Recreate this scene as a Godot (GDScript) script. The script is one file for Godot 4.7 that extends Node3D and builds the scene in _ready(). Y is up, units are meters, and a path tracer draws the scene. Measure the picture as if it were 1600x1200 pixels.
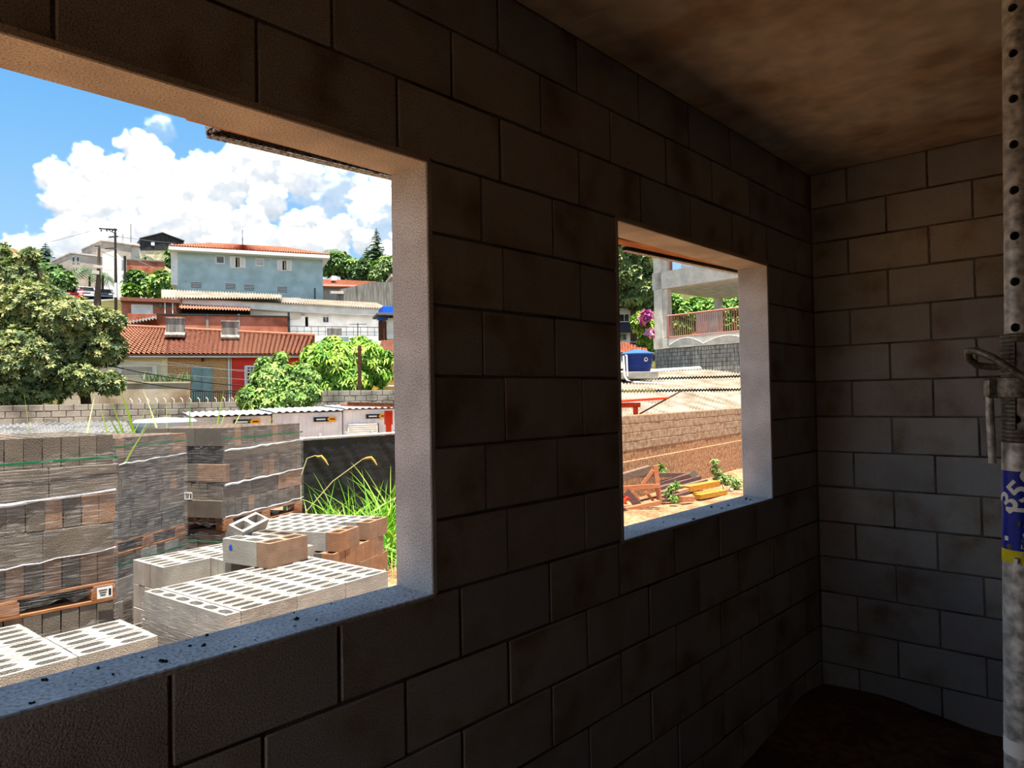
extends Node3D

const CAM := Vector3(0.0, 1.7342, 1.4911)
const CR := Vector3(0.67358203, -0.01712558, 0.73891404)
const CU := Vector3(-0.00315269, 0.99965586, 0.02604264)
const CF := Vector3(0.73910575, 0.01987142, -0.67329623)
const FOCAL := 1118.24          # of a 1600 x 1200 frame
const SITE := -0.62             # level of the yard outside, floor of the room is 0

var M := {}
var T := {}
var taken := {}
var rng := RandomNumberGenerator.new()
var mesh_cache := {}

# ---------------------------------------------------------------- mesh builder
class MB:
	var v := PackedVector3Array()
	var n := PackedVector3Array()
	var c := PackedColorArray()
	var uv := PackedVector2Array()
	var col := Color.WHITE
	var use_col := false
	var use_uv := false

	func tri(a: Vector3, b: Vector3, d: Vector3, na: Vector3, nb: Vector3, nd: Vector3) -> void:
		if (b - a).cross(d - a).dot(na + nb + nd) > 0.0:
			v.append(a); v.append(d); v.append(b)
			n.append(na); n.append(nd); n.append(nb)
		else:
			v.append(a); v.append(b); v.append(d)
			n.append(na); n.append(nb); n.append(nd)
		if use_col:
			c.append(col); c.append(col); c.append(col)

	func flat(a: Vector3, b: Vector3, d: Vector3, hint: Vector3) -> void:
		var k := (b - a).cross(d - a)
		if k.length_squared() < 1e-16:
			return
		k = k.normalized()
		if k.dot(hint) < 0.0:
			k = -k
		tri(a, b, d, k, k, k)

	func quad(a: Vector3, b: Vector3, d: Vector3, e: Vector3, hint: Vector3) -> void:
		flat(a, b, d, hint)
		flat(a, d, e, hint)

	func box(p: Vector3, size: Vector3, b := Basis()) -> void:
		var h := size / 2.0
		for ax in 3:
			for s in [-1.0, 1.0]:
				var o := Vector3.ZERO; o[ax] = s * h[ax]
				var u := Vector3.ZERO; u[(ax + 1) % 3] = h[(ax + 1) % 3]
				var w := Vector3.ZERO; w[(ax + 2) % 3] = h[(ax + 2) % 3]
				quad(p + b * (o - u - w), p + b * (o + u - w), p + b * (o + u + w), p + b * (o - u + w), b * o)

	# box with chamfered edges
	func bev(p: Vector3, size: Vector3, e := 0.004, b := Basis()) -> void:
		var h := size / 2.0
		e = minf(e, minf(h.x, minf(h.y, h.z)) * 0.6)
		for ax in 3:
			var i := (ax + 1) % 3
			var j := (ax + 2) % 3
			for s in [-1.0, 1.0]:
				var o := Vector3.ZERO; o[ax] = s * h[ax]
				var u := Vector3.ZERO; u[i] = h[i] - e
				var w := Vector3.ZERO; w[j] = h[j] - e
				quad(p + b * (o - u - w), p + b * (o + u - w), p + b * (o + u + w), p + b * (o - u + w), b * o)
			for s in [-1.0, 1.0]:
				for t in [-1.0, 1.0]:
					var k := Vector3.ZERO; k[ax] = h[ax] - e
					var q := Vector3.ZERO; q[i] = s * h[i]; q[j] = t * (h[j] - e)
					var r := Vector3.ZERO; r[i] = s * (h[i] - e); r[j] = t * h[j]
					quad(p + b * (q - k), p + b * (q + k), p + b * (r + k), p + b * (r - k), b * (q + r))
		for sx in [-1.0, 1.0]:
			for sy in [-1.0, 1.0]:
				for sz in [-1.0, 1.0]:
					var s := Vector3(sx, sy, sz)
					var g := Vector3(h.x - e, h.y - e, h.z - e) * s
					flat(p + b * (g + Vector3(sx * e, 0, 0)), p + b * (g + Vector3(0, sy * e, 0)), p + b * (g + Vector3(0, 0, sz * e)), b * s)

	func tube(pts: Array, r, sides := 8, caps := true) -> void:
		var rings := []
		var up := Vector3.UP
		for i in pts.size():
			var d: Vector3 = (pts[min(i + 1, pts.size() - 1)] - pts[max(i - 1, 0)]).normalized()
			if absf(d.dot(up)) > 0.95:
				up = Vector3.RIGHT if absf(d.dot(Vector3.RIGHT)) < 0.9 else Vector3.BACK
			var x := d.cross(up).normalized()
			var y := x.cross(d).normalized()
			up = y
			var ring := []
			var rad: float = r[i] if r is Array else r
			for k in sides:
				var a := TAU * k / sides
				var o := x * cos(a) + y * sin(a)
				ring.append([pts[i] + o * rad, o])
			rings.append(ring)
		for i in rings.size() - 1:
			for k in sides:
				var a = rings[i][k]; var b = rings[i][(k + 1) % sides]
				var d = rings[i + 1][(k + 1) % sides]; var e = rings[i + 1][k]
				tri(a[0], b[0], d[0], a[1], b[1], d[1])
				tri(a[0], d[0], e[0], a[1], d[1], e[1])
		if caps:
			for q in [[0, 1], [pts.size() - 1, pts.size() - 2]]:
				var out: Vector3 = pts[q[0]] - pts[q[1]]
				for k in sides:
					flat(pts[q[0]], rings[q[0]][k][0], rings[q[0]][(k + 1) % sides][0], out)

	# profile of Vector2(radius, height) turned about the y axis through p
	func lathe(p: Vector3, prof: Array, sides := 20, closed := true) -> void:
		for i in prof.size() - 1:
			var a: Vector2 = prof[i]
			var b: Vector2 = prof[i + 1]
			var t := (b - a).normalized()
			var nn := Vector2(t.y, -t.x)
			for k in sides:
				var a0 := TAU * k / sides
				var a1 := TAU * (k + 1) / sides
				var d0 := Vector3(cos(a0), 0, sin(a0))
				var d1 := Vector3(cos(a1), 0, sin(a1))
				var n0 := d0 * nn.x + Vector3.UP * nn.y
				var n1 := d1 * nn.x + Vector3.UP * nn.y
				var p00 := p + d0 * a.x + Vector3.UP * a.y
				var p01 := p + d1 * a.x + Vector3.UP * a.y
				var p10 := p + d0 * b.x + Vector3.UP * b.y
				var p11 := p + d1 * b.x + Vector3.UP * b.y
				if a.x > 1e-5: tri(p00, p01, p11, n0, n1, n1)
				if b.x > 1e-5: tri(p00, p11, p10, n0, n1, n0)
		if closed:
			for q in [[prof[0], -1.0], [prof[prof.size() - 1], 1.0]]:
				if q[0].x > 1e-5:
					for k in sides:
						var a0 := TAU * k / sides
						var a1 := TAU * (k + 1) / sides
						flat(p + Vector3.UP * q[0].y, p + Vector3(cos(a0) * q[0].x, q[0].y, sin(a0) * q[0].x), p + Vector3(cos(a1) * q[0].x, q[0].y, sin(a1) * q[0].x), Vector3(0, q[1], 0))

	# rows of points; smooth normals turned towards hint
	func grid(rows: Array, hint: Vector3) -> void:
		var nr := rows.size()
		var nc: int = rows[0].size()
		var ns := []
		for i in nr:
			var line := PackedVector3Array()
			for j in nc:
				var k: Vector3 = (rows[min(i + 1, nr - 1)][j] - rows[max(i - 1, 0)][j]).cross(rows[i][min(j + 1, nc - 1)] - rows[i][max(j - 1, 0)])
				k = k.normalized()
				line.append(-k if k.dot(hint) < 0.0 else k)
			ns.append(line)
		for i in nr - 1:
			for j in nc - 1:
				tri(rows[i][j], rows[i][j + 1], rows[i + 1][j + 1], ns[i][j], ns[i][j + 1], ns[i + 1][j + 1])
				tri(rows[i][j], rows[i + 1][j + 1], rows[i + 1][j], ns[i][j], ns[i + 1][j + 1], ns[i + 1][j])

	# polygon in a plane (points in order), extruded by ex
	func prism(pts: Array, ex: Vector3) -> void:
		var flat2 := PackedVector2Array()
		var o: Vector3 = pts[0]
		var x: Vector3 = (pts[1] - o).normalized()
		var nn := ex.normalized()
		var y := nn.cross(x)
		var mid := Vector3.ZERO
		for q in pts:
			flat2.append(Vector2((q - o).dot(x), (q - o).dot(y)))
			mid += q / pts.size()
		var idx := Geometry2D.triangulate_polygon(flat2)
		for i in range(0, idx.size(), 3):
			flat(pts[idx[i]], pts[idx[i + 1]], pts[idx[i + 2]], -nn)
			flat(pts[idx[i]] + ex, pts[idx[i + 1]] + ex, pts[idx[i + 2]] + ex, nn)
		for i in pts.size():
			var a: Vector3 = pts[i]
			var b: Vector3 = pts[(i + 1) % pts.size()]
			quad(a, b, b + ex, a + ex, (a + b) / 2.0 - mid)

	func mesh() -> ArrayMesh:
		var a := []
		a.resize(Mesh.ARRAY_MAX)
		a[Mesh.ARRAY_VERTEX] = v
		a[Mesh.ARRAY_NORMAL] = n
		if use_col: a[Mesh.ARRAY_COLOR] = c
		if use_uv: a[Mesh.ARRAY_TEX_UV] = uv
		var m := ArrayMesh.new()
		m.add_surface_from_arrays(Mesh.PRIMITIVE_TRIANGLES, a)
		return m

# ---------------------------------------------------------------- scene helpers
func at(px: float, py: float, depth: float) -> Vector3:
	return CAM + depth * (CF + CR * ((px - 800.0) / FOCAL) - CU * ((py - 600.0) / FOCAL))

func at_height(px: float, py: float, y: float) -> Vector3:
	var d := at(px, py, 1.0) - CAM
	return CAM + d * ((y - CAM.y) / d.y)

func on_plane_z(px: float, py: float, z: float) -> Vector3:
	var d := at(px, py, 1.0) - CAM
	return CAM + d * ((z - CAM.z) / d.z)

func numbered(called: String) -> String:
	taken[called] = taken.get(called, -1) + 1
	return called if taken[called] == 0 else "%s_%03d" % [called, taken[called]]

func tag(o: Node3D, label: String, category := "", group := "", kind := "") -> Node3D:
	if label: o.set_meta("label", label)
	if category: o.set_meta("category", category)
	if group: o.set_meta("group", group)
	if kind: o.set_meta("kind", kind)
	return o

func thing(called: String, label: String, category: String, where := Transform3D(), group := "") -> Node3D:
	var o := Node3D.new()
	o.name = numbered(called)
	add_child(o)
	o.transform = where
	tag(o, label, category, group)
	return o

func one(called: String, mesh: Mesh, m: Material, label: String, category: String, where := Transform3D(), group := "") -> MeshInstance3D:
	var o := MeshInstance3D.new()
	o.name = numbered(called)
	o.mesh = mesh
	o.material_override = m
	add_child(o)
	o.transform = where
	tag(o, label, category, group)
	return o

func part(called: String, mesh: Mesh, m: Material, parent: Node3D, where := Transform3D()) -> MeshInstance3D:
	var o := MeshInstance3D.new()
	o.name = called
	o.mesh = mesh
	o.material_override = m
	parent.add_child(o, true)
	o.transform = where
	return o

func group_part(called: String, parent: Node3D, where := Transform3D()) -> Node3D:
	var o := Node3D.new()
	o.name = called
	parent.add_child(o, true)
	o.transform = where
	return o

func struct(called: String, mesh: Mesh, m: Material) -> Node3D:
	var o: Node3D
	if mesh:
		var mi := MeshInstance3D.new()
		mi.mesh = mesh
		mi.material_override = m
		o = mi
	else:
		o = Node3D.new()
	o.name = numbered(called)
	add_child(o)
	o.set_meta("kind", "structure")
	return o

func bevel_mesh(size: Vector3, e := 0.004) -> ArrayMesh:
	var key := "bev%v%f" % [size.snappedf(0.001), e]
	if not mesh_cache.has(key):
		var b := MB.new()
		b.bev(Vector3.ZERO, size, e)
		mesh_cache[key] = b.mesh()
	return mesh_cache[key]

func box_part(called: String, p: Vector3, size: Vector3, m: Material, parent: Node3D, e := 0.004, basis := Basis()) -> MeshInstance3D:
	return part(called, bevel_mesh(size, e), m, parent, Transform3D(basis, p))

func tube_part(called: String, pts: Array, r, m: Material, parent: Node3D, sides := 8) -> MeshInstance3D:
	var b := MB.new()
	b.tube(pts, r, sides)
	return part(called, b.mesh(), m, parent)

func yaw(a: float) -> Basis:
	return Basis(Vector3.UP, a)

func rnd(a: float, b: float) -> float:
	return rng.randf_range(a, b)

# a root that stands at the left end of a facade: x to the right along it, y up, z towards the viewer
func facade(called: String, label: String, category: String, a: Vector3, b: Vector3, base: float, group := "") -> Node3D:
	var x := Vector3(b.x - a.x, 0, b.z - a.z).normalized()
	return thing(called, label, category, Transform3D(Basis(x, Vector3.UP, x.cross(Vector3.UP)), Vector3(a.x, base, a.z)), group)

# where the sight line of a pixel meets the plane z = off of a facade
func loc(root: Node3D, px: float, py: float, off := 0.0) -> Vector3:
	var inv := root.transform.affine_inverse()
	var o := inv * CAM
	var d := inv.basis * (at(px, py, 1.0) - CAM)
	return o + d * ((off - o.z) / d.z)

# a box on a facade whose front shows at that rectangle
func fbox(root: Node3D, called: String, x0: float, y0: float, x1: float, y1: float, back: float, front: float, m: Material, parent: Node3D = null, e := 0.006) -> MeshInstance3D:
	var a := loc(root, x0, (y0 + y1) / 2.0, front).x
	var b := loc(root, x1, (y0 + y1) / 2.0, front).x
	var c := loc(root, (x0 + x1) / 2.0, y1, front).y
	var d := loc(root, (x0 + x1) / 2.0, y0, front).y
	return box_part(called, Vector3((a + b) / 2.0, (c + d) / 2.0, (back + front) / 2.0), Vector3(absf(b - a), absf(d - c), front - back), m, parent if parent else root, e)

# a wall of a building with real openings: rectangles [x0, y0, x1, y1, depth of the room behind] in pixels on its front
func open_wall(root: Node3D, called: String, x0: float, x1: float, y0: float, y1: float, back: float, front: float, holes: Array, m: Material) -> MeshInstance3D:
	var b := MB.new()
	var xs := [x0, x1]
	var ys := [y0, y1]
	var hs := []
	for q in holes:
		var p := loc(root, q[0], (q[1] + q[3]) / 2.0, front).x
		var r := loc(root, q[2], (q[1] + q[3]) / 2.0, front).x
		var s := loc(root, (q[0] + q[2]) / 2.0, q[3], front).y
		var t := loc(root, (q[0] + q[2]) / 2.0, q[1], front).y
		hs.append([p, s, r, t, q[4]])
		xs += [p, r]
		ys += [s, t]
	xs.sort()
	ys.sort()
	for i in xs.size() - 1:
		for j in ys.size() - 1:
			if xs[i + 1] - xs[i] < 1e-4 or ys[j + 1] - ys[j] < 1e-4: continue
			var c := Vector2((xs[i] + xs[i + 1]) / 2.0, (ys[j] + ys[j + 1]) / 2.0)
			var inside := false
			for h in hs:
				if c.x > h[0] and c.x < h[2] and c.y > h[1] and c.y < h[3]: inside = true
			if not inside:
				b.quad(Vector3(xs[i], ys[j], front), Vector3(xs[i + 1], ys[j], front), Vector3(xs[i + 1], ys[j + 1], front), Vector3(xs[i], ys[j + 1], front), Vector3.BACK)
	for h in hs:
		var z: float = front - h[4]
		b.quad(Vector3(h[0], h[1], front), Vector3(h[2], h[1], front), Vector3(h[2], h[1], z), Vector3(h[0], h[1], z), Vector3.UP)
		b.quad(Vector3(h[0], h[3], front), Vector3(h[2], h[3], front), Vector3(h[2], h[3], z), Vector3(h[0], h[3], z), Vector3.DOWN)
		b.quad(Vector3(h[0], h[1], front), Vector3(h[0], h[3], front), Vector3(h[0], h[3], z), Vector3(h[0], h[1], z), Vector3.RIGHT)
		b.quad(Vector3(h[2], h[1], front), Vector3(h[2], h[3], front), Vector3(h[2], h[3], z), Vector3(h[2], h[1], z), Vector3.LEFT)
		b.quad(Vector3(h[0], h[1], z), Vector3(h[2], h[1], z), Vector3(h[2], h[3], z), Vector3(h[0], h[3], z), Vector3.BACK)
	b.quad(Vector3(x0, y0, back), Vector3(x1, y0, back), Vector3(x1, y1, back), Vector3(x0, y1, back), Vector3.FORWARD)
	b.quad(Vector3(x0, y0, back), Vector3(x0, y0, front), Vector3(x0, y1, front), Vector3(x0, y1, back), Vector3.LEFT)
	b.quad(Vector3(x1, y0, back), Vector3(x1, y0, front), Vector3(x1, y1, front), Vector3(x1, y1, back), Vector3.RIGHT)
	b.quad(Vector3(x0, y1, back), Vector3(x0, y1, front), Vector3(x1, y1, front), Vector3(x1, y1, back), Vector3.UP)
	b.quad(Vector3(x0, y0, back), Vector3(x0, y0, front), Vector3(x1, y0, front), Vector3(x1, y0, back), Vector3.DOWN)
	return part(called, b.mesh(), m, root)

func open_wall_px(root: Node3D, called: String, x0: float, y0: float, x1: float, y1: float, back: float, front: float, holes: Array, m: Material) -> MeshInstance3D:
	var ym := (y0 + y1) / 2.0
	var xm := (x0 + x1) / 2.0
	return open_wall(root, called, loc(root, x0, ym, front).x, loc(root, x1, ym, front).x, loc(root, xm, y1, front).y, loc(root, xm, y0, front).y, back, front, holes, m)

# frame bars round an opening, with upright mullions and clear panes
func open_window(root: Node3D, called: String, x0: float, y0: float, x1: float, y1: float, panes: int, t: float, m: Material, off := 0.0, glazed := true) -> Node3D:
	var w := group_part(called, root)
	fbox(root, "frame", x0 - t, y0 - t, x1 + t, y0, off - 0.08, off + 0.05, m, w, 0.004)
	fbox(root, "frame", x0 - t, y1, x1 + t, y1 + t, off - 0.08, off + 0.05, m, w, 0.004)
	fbox(root, "frame", x0 - t, y0, x0, y1, off - 0.08, off + 0.05, m, w, 0.004)
	fbox(root, "frame", x1, y0, x1 + t, y1, off - 0.08, off + 0.05, m, w, 0.004)
	for k in range(1, panes):
		var x := lerpf(x0, x1, k / float(panes))
		fbox(root, "mullion", x - t * 0.3, y0, x + t * 0.3, y1, off - 0.08, off + 0.03, m, w, 0.004)
	if glazed:
		for k in panes:
			fbox(root, "pane", lerpf(x0, x1, k / float(panes)) + t * 0.3, y0, lerpf(x0, x1, (k + 1) / float(panes)) - t * 0.3, y1, off - 0.07, off - 0.05, M.glass, w, 0.001)
	return w

# ---------------------------------------------------------------- materials
func noise(freq: float, kind := FastNoiseLite.TYPE_SIMPLEX_SMOOTH, octaves := 4, sd := 1) -> FastNoiseLite:
	var f := FastNoiseLite.new()
	f.noise_type = kind
	f.frequency = freq
	f.fractal_octaves = octaves
	f.seed = sd
	return f

func ramp(cols: Array, offs: Array) -> Gradient:
	var g := Gradient.new()
	g.offsets = PackedFloat32Array(offs)
	g.colors = PackedColorArray(cols)
	return g

func noise_tex(f: FastNoiseLite, cols: Array, offs: Array, size := 512) -> NoiseTexture2D:
	var t := NoiseTexture2D.new()
	t.width = size
	t.height = size
	t.seamless = true
	t.noise = f
	t.color_ramp = ramp(cols, offs)
	return t

# a picture stretched along one axis: grain, folds of film
func streak_tex(sd: int, w: int, h: int, fx: float, fy: float, lo: Color, hi: Color, power := 1.0) -> ImageTexture:
	var f := noise(1.0, FastNoiseLite.TYPE_SIMPLEX_SMOOTH, 4, sd)
	var im := Image.create(w, h, false, Image.FORMAT_RGBA8)
	for y in h:
		for x in w:
			# wrapped in x and y by mixing two places
			var u := float(x) / w
			var t := float(y) / h
			var a := f.get_noise_2d(u * fx, t * fy)
			var b := f.get_noise_2d((u - 1.0) * fx, t * fy)
			var c := f.get_noise_2d(u * fx, (t - 1.0) * fy)
			var k := lerpf(lerpf(a, b, u), c, t * t)
			im.set_pixel(x, y, lo.lerp(hi, pow(clampf(k * 0.9 + 0.5, 0, 1), power)))
	return ImageTexture.create_from_image(im)

func mk(key: String, color: Color, rough := 0.9, tex: Texture2D = null, scale := 1.0, bump: Texture2D = null, depth := 0.0, bscale := 0.0) -> StandardMaterial3D:
	var m := StandardMaterial3D.new()
	m.resource_name = key
	m.albedo_color = color
	m.roughness = rough
	m.metallic_specular = 0.35
	m.uv1_triplanar = true
	m.uv1_world_triplanar = true
	m.uv1_scale = Vector3.ONE * scale
	if tex: m.albedo_texture = tex
	if bump:
		m.heightmap_enabled = true
		m.heightmap_texture = bump
		m.heightmap_scale = depth
	M[key] = m
	return m

func stain(m: StandardMaterial3D, tex: Texture2D, scale: float) -> StandardMaterial3D:
	m.detail_enabled = true
	m.detail_albedo = tex
	m.detail_blend_mode = BaseMaterial3D.BLEND_MODE_MUL
	m.detail_uv_layer = BaseMaterial3D.DETAIL_UV_2
	m.uv2_triplanar = true
	m.uv2_world_triplanar = true
	m.uv2_scale = Vector3.ONE * scale
	return m

func g(k: float) -> Color:
	return Color(k, k, k)

func make_materials() -> void:
	T.fine = noise_tex(noise(0.09, FastNoiseLite.TYPE_SIMPLEX_SMOOTH, 5, 3), [g(0.5), g(0.8), g(0.92), g(1.0)], [0.0, 0.3, 0.55, 1.0])
	T.pit = noise_tex(noise(0.06, FastNoiseLite.TYPE_SIMPLEX_SMOOTH, 5, 8), [g(0.0), g(0.75), g(0.9), g(1.0)], [0.0, 0.36, 0.6, 1.0])
	T.coarse = noise_tex(noise(0.025, FastNoiseLite.TYPE_SIMPLEX_SMOOTH, 5, 5), [g(0.55), g(0.8), g(1.0)], [0.15, 0.5, 0.85])
	T.blotch = noise_tex(noise(0.008, FastNoiseLite.TYPE_SIMPLEX_SMOOTH, 5, 12), [Color(0.62, 0.52, 0.44), Color(0.86, 0.8, 0.74), g(1.0), Color(0.95, 0.97, 1.0)], [0.12, 0.36, 0.6, 1.0])
	T.wallblotch = noise_tex(noise(0.008, FastNoiseLite.TYPE_SIMPLEX_SMOOTH, 5, 17), [Color(0.80, 0.72, 0.66), Color(0.93, 0.90, 0.87), g(1.0), Color(0.97, 0.98, 1.0)], [0.1, 0.34, 0.6, 1.0])
	T.grime = noise_tex(noise(0.012, FastNoiseLite.TYPE_SIMPLEX_SMOOTH, 5, 22), [g(0.5), g(0.75), g(0.97), g(1.0)], [0.15, 0.38, 0.6, 1.0])
	T.smooth = noise_tex(noise(0.01, FastNoiseLite.TYPE_SIMPLEX_SMOOTH, 3, 31), [g(0.88), g(1.0)], [0.2, 0.8])
	T.soil = noise_tex(noise(0.03, FastNoiseLite.TYPE_SIMPLEX_SMOOTH, 5, 40), [Color(0.76, 0.68, 0.62), Color(0.91, 0.87, 0.83), g(1.0)], [0.2, 0.5, 0.85])
	T.brickface = noise_tex(noise(0.05, FastNoiseLite.TYPE_SIMPLEX_SMOOTH, 4, 51), [Color(0.78, 0.72, 0.69), Color(0.93, 0.90, 0.88), g(1.0)], [0.2, 0.5, 0.85])
	T.rust = noise_tex(noise(0.03, FastNoiseLite.TYPE_SIMPLEX_SMOOTH, 5, 61), [Color(0.35, 0.22, 0.16), Color(0.6, 0.5, 0.45), g(0.95), g(1.0)], [0.2, 0.42, 0.55, 1.0])
	T.grain = streak_tex(71, 256, 256, 3.0, 46.0, Color(0.62, 0.52, 0.44), Color(1, 1, 1))
	T.film = streak_tex(77, 512, 512, 5.0, 75.0, g(0.0), g(1.0))
	# the film's cover: clear between its folds, milky along them
	var filmc := streak_tex(79, 512, 512, 6.0, 80.0, Color(1, 1, 1, 0.03), Color(1, 1, 1, 0.62), 2.2)
	T.film_cover = filmc
	T.drip = streak_tex(83, 256, 256, 40.0, 3.0, g(0.45), g(1.0))
	T.sheet = streak_tex(85, 256, 256, 2.0, 14.0, g(0.0), g(1.0))

	# --- room
	for k in 4:
		var tone: Color = [Color(0.73, 0.72, 0.71), Color(0.69, 0.69, 0.69), Color(0.75, 0.74, 0.72), Color(0.71, 0.70, 0.68)][k]
		stain(mk("wall_block%d" % k, tone, 0.95, T.fine, 4.6, T.pit, 0.22), T.wallblotch, 0.45 + 0.1 * k)
	stain(mk("mortar", Color(0.48, 0.47, 0.46), 1.0, T.fine, 3.0, T.pit, 0.5), T.blotch, 0.6)
	stain(mk("ceiling", Color(0.82, 0.77, 0.69), 0.9, T.smooth, 1.2, T.coarse, 0.12), T.wallblotch, 0.33)
	stain(mk("render_coat", Color(0.88, 0.87, 0.86), 0.95, T.fine, 3.4, T.pit, 0.12), T.smooth, 0.7)
	stain(mk("head_coat", Color(0.86, 0.80, 0.74), 0.95, T.fine, 3.4, T.pit, 0.12), T.smooth, 0.7)
	stain(mk("sill", Color(0.80, 0.80, 0.80), 0.9, T.fine, 1.7, T.fine, 0.02), T.smooth, 0.7)
	stain(mk("floor", Color(0.40, 0.31, 0.24), 1.0, T.soil, 1.0, T.coarse, 0.8), T.blotch, 0.5)
	mk("crumb", Color(0.20, 0.18, 0.17), 1.0, T.fine, 6.0)
	mk("galv", Color(0.88, 0.88, 0.87), 0.42, T.coarse, 3.0, T.fine, 0.02).metallic = 0.15
	mk("galv_dark", Color(0.56, 0.54, 0.50), 0.45, T.coarse, 6.0, T.fine, 0.02).metallic = 0.4
	mk("galv_worn", Color(0.66, 0.67, 0.66), 0.5, T.rust, 5.0).metallic = 0.6
	stain(mk("sticker_blue", Color(0.06, 0.16, 0.62), 0.4), T.smooth, 4.0)
	mk("sticker_yellow", Color(0.88, 0.82, 0.12), 0.45, T.smooth, 8.0)
	mk("sticker_white", Color(0.9, 0.9, 0.88), 0.5)
	mk("scuff", Color(0.42, 0.41, 0.39), 0.6, T.coarse, 9.0)
	# --- yard
	for k in 4:
		var tone: Color = [Color(0.68, 0.65, 0.61), Color(0.51, 0.47, 0.42), Color(0.73, 0.71, 0.67), Color(0.46, 0.42, 0.38)][k]
		stain(mk("block%d" % k, tone, 0.95, T.fine, 3.0, T.pit, 0.25), T.smooth, 0.8)
	for k in 2:
		stain(mk("red_dust_block%d" % k, [Color(0.66, 0.53, 0.43), Color(0.70, 0.52, 0.39)][k], 0.95, T.fine, 3.0, T.pit, 0.25), T.smooth, 1.3)
	stain(mk("soil", Color(0.67, 0.57, 0.46), 1.0, T.soil, 0.5, T.coarse, 1.5), T.soil, 0.07)
	stain(mk("hillside", Color(0.34, 0.36, 0.20), 1.0, T.soil, 0.4), T.soil, 0.05)
	mk("sand", Color(0.70, 0.58, 0.42), 1.0, T.soil, 1.2, T.coarse, 1.0)
	mk("pallet_wood", Color(0.74, 0.54, 0.38), 0.85, T.grain, 1.6)
	mk("new_wood", Color(0.86, 0.56, 0.28), 0.8, T.grain, 1.6)
	mk("yellow_wood", Color(0.80, 0.60, 0.24), 0.8, T.grain, 1.6)
	mk("pink_wood", Color(0.80, 0.56, 0.42), 0.85, T.grain, 1.6)
	mk("old_wood", Color(0.52, 0.46, 0.42), 0.95, T.grain, 1.6)
	mk("plum_wood", Color(0.45, 0.36, 0.35), 0.9, T.grain, 1.6)
	mk("strap_green", Color(0.10, 0.42, 0.26), 0.5)
	mk("paper", Color(0.88, 0.88, 0.86), 0.7)
	mk("ink", Color(0.08, 0.08, 0.09), 0.7)
	mk("blue_spray", Color(0.05, 0.32, 0.75), 0.7)
	var film := StandardMaterial3D.new()
	film.resource_name = "film"
	film.transparency = BaseMaterial3D.TRANSPARENCY_ALPHA
	film.albedo_color = Color(0.78, 0.77, 0.76, 0.52)
	film.albedo_texture = T.film_cover
	film.roughness = 0.28
	film.uv1_triplanar = true
	film.uv1_world_triplanar = true
	film.uv1_scale = Vector3(0.8, 0.8, 0.8)
	film.heightmap_enabled = true
	film.heightmap_texture = T.film
	film.heightmap_scale = 0.8
	M.film = film
	mk("black_sheet", Color(0.10, 0.105, 0.11), 0.55, T.smooth, 0.4, T.sheet, 1.2)
	mk("cabin", Color(0.94, 0.94, 0.93), 0.55, T.smooth, 0.3)
	mk("cabin_cream", Color(0.92, 0.88, 0.81), 0.6, T.smooth, 0.3)
	mk("white_sheet", Color(0.74, 0.76, 0.78), 0.4, T.smooth, 0.3)
	mk("sign_dark", Color(0.10, 0.14, 0.15), 0.5)
	mk("sign_orange", Color(0.92, 0.62, 0.10), 0.5)
	mk("red_paint", Color(0.85, 0.24, 0.08), 0.5, T.smooth, 1.0)
	mk("rusty", Color(0.42, 0.27, 0.20), 0.8, T.rust, 2.0)
	stain(mk("old_wall", Color(0.70, 0.68, 0.63), 1.0, T.fine, 0.9, T.pit, 0.12), T.grime, 0.16)
	stain(mk("old_wall_joint", Color(0.36, 0.35, 0.33), 1.0, T.fine, 0.9), T.grime, 0.16)
	stain(mk("retaining", Color(0.74, 0.65, 0.56), 1.0, T.fine, 0.9, T.pit, 0.12), T.soil, 0.3)
	stain(mk("retaining_earth", Color(0.74, 0.60, 0.47), 1.0, T.soil, 0.7, T.coarse, 0.25), T.brickface, 0.25)
	stain(mk("fibre_cement", Color(0.62, 0.60, 0.55), 0.95, T.fine, 0.8, T.pit, 0.12), T.blotch, 0.22)
	stain(mk("fibre_grey", Color(0.50, 0.50, 0.50), 0.9, T.fine, 0.8), T.grime, 0.2)
	# --- town
	for k in 3:
		var tone: Color = [Color(0.66, 0.47, 0.39), Color(0.64, 0.45, 0.38), Color(0.68, 0.50, 0.42)][k]
		stain(mk("clay%d" % k, tone, 0.9, T.brickface, 0.9), T.brickface, 0.35)
	stain(mk("new_clay", Color(0.74, 0.46, 0.35), 0.85, T.brickface, 0.7), T.smooth, 0.2)
	stain(mk("brick", Color(0.82, 0.54, 0.45), 0.95, T.brickface, 0.8), T.blotch, 0.15)
	mk("cream", Color(0.97, 0.90, 0.76), 0.9, T.smooth, 0.2)
	stain(mk("tan_stone", Color(0.95, 0.80, 0.60), 0.95, T.brickface, 0.9), T.brickface, 0.5)
	mk("red_wall", Color(0.92, 0.27, 0.24), 0.85, T.smooth, 0.2)
	mk("yellow_wall", Color(0.96, 0.76, 0.36), 0.85, T.smooth, 0.2)
	mk("white_wall", Color(0.95, 0.94, 0.92), 0.9, T.smooth, 0.2)
	mk("blue_wall", Color(0.68, 0.77, 0.78), 0.9, T.smooth, 0.15)
	mk("trim", Color(0.88, 0.88, 0.87), 0.7)
	mk("taupe_wall", Color(0.78, 0.72, 0.66), 0.9, T.smooth, 0.1)
	mk("taupe_wall_light", Color(0.84, 0.80, 0.76), 0.9, T.smooth, 0.1)
	stain(mk("slate", Color(0.34, 0.34, 0.36), 0.9, T.fine, 0.3), T.drip, 0.2)
	stain(mk("stained_wall", Color(0.76, 0.74, 0.70), 0.95, T.fine, 0.5), T.drip, 0.14)
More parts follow.
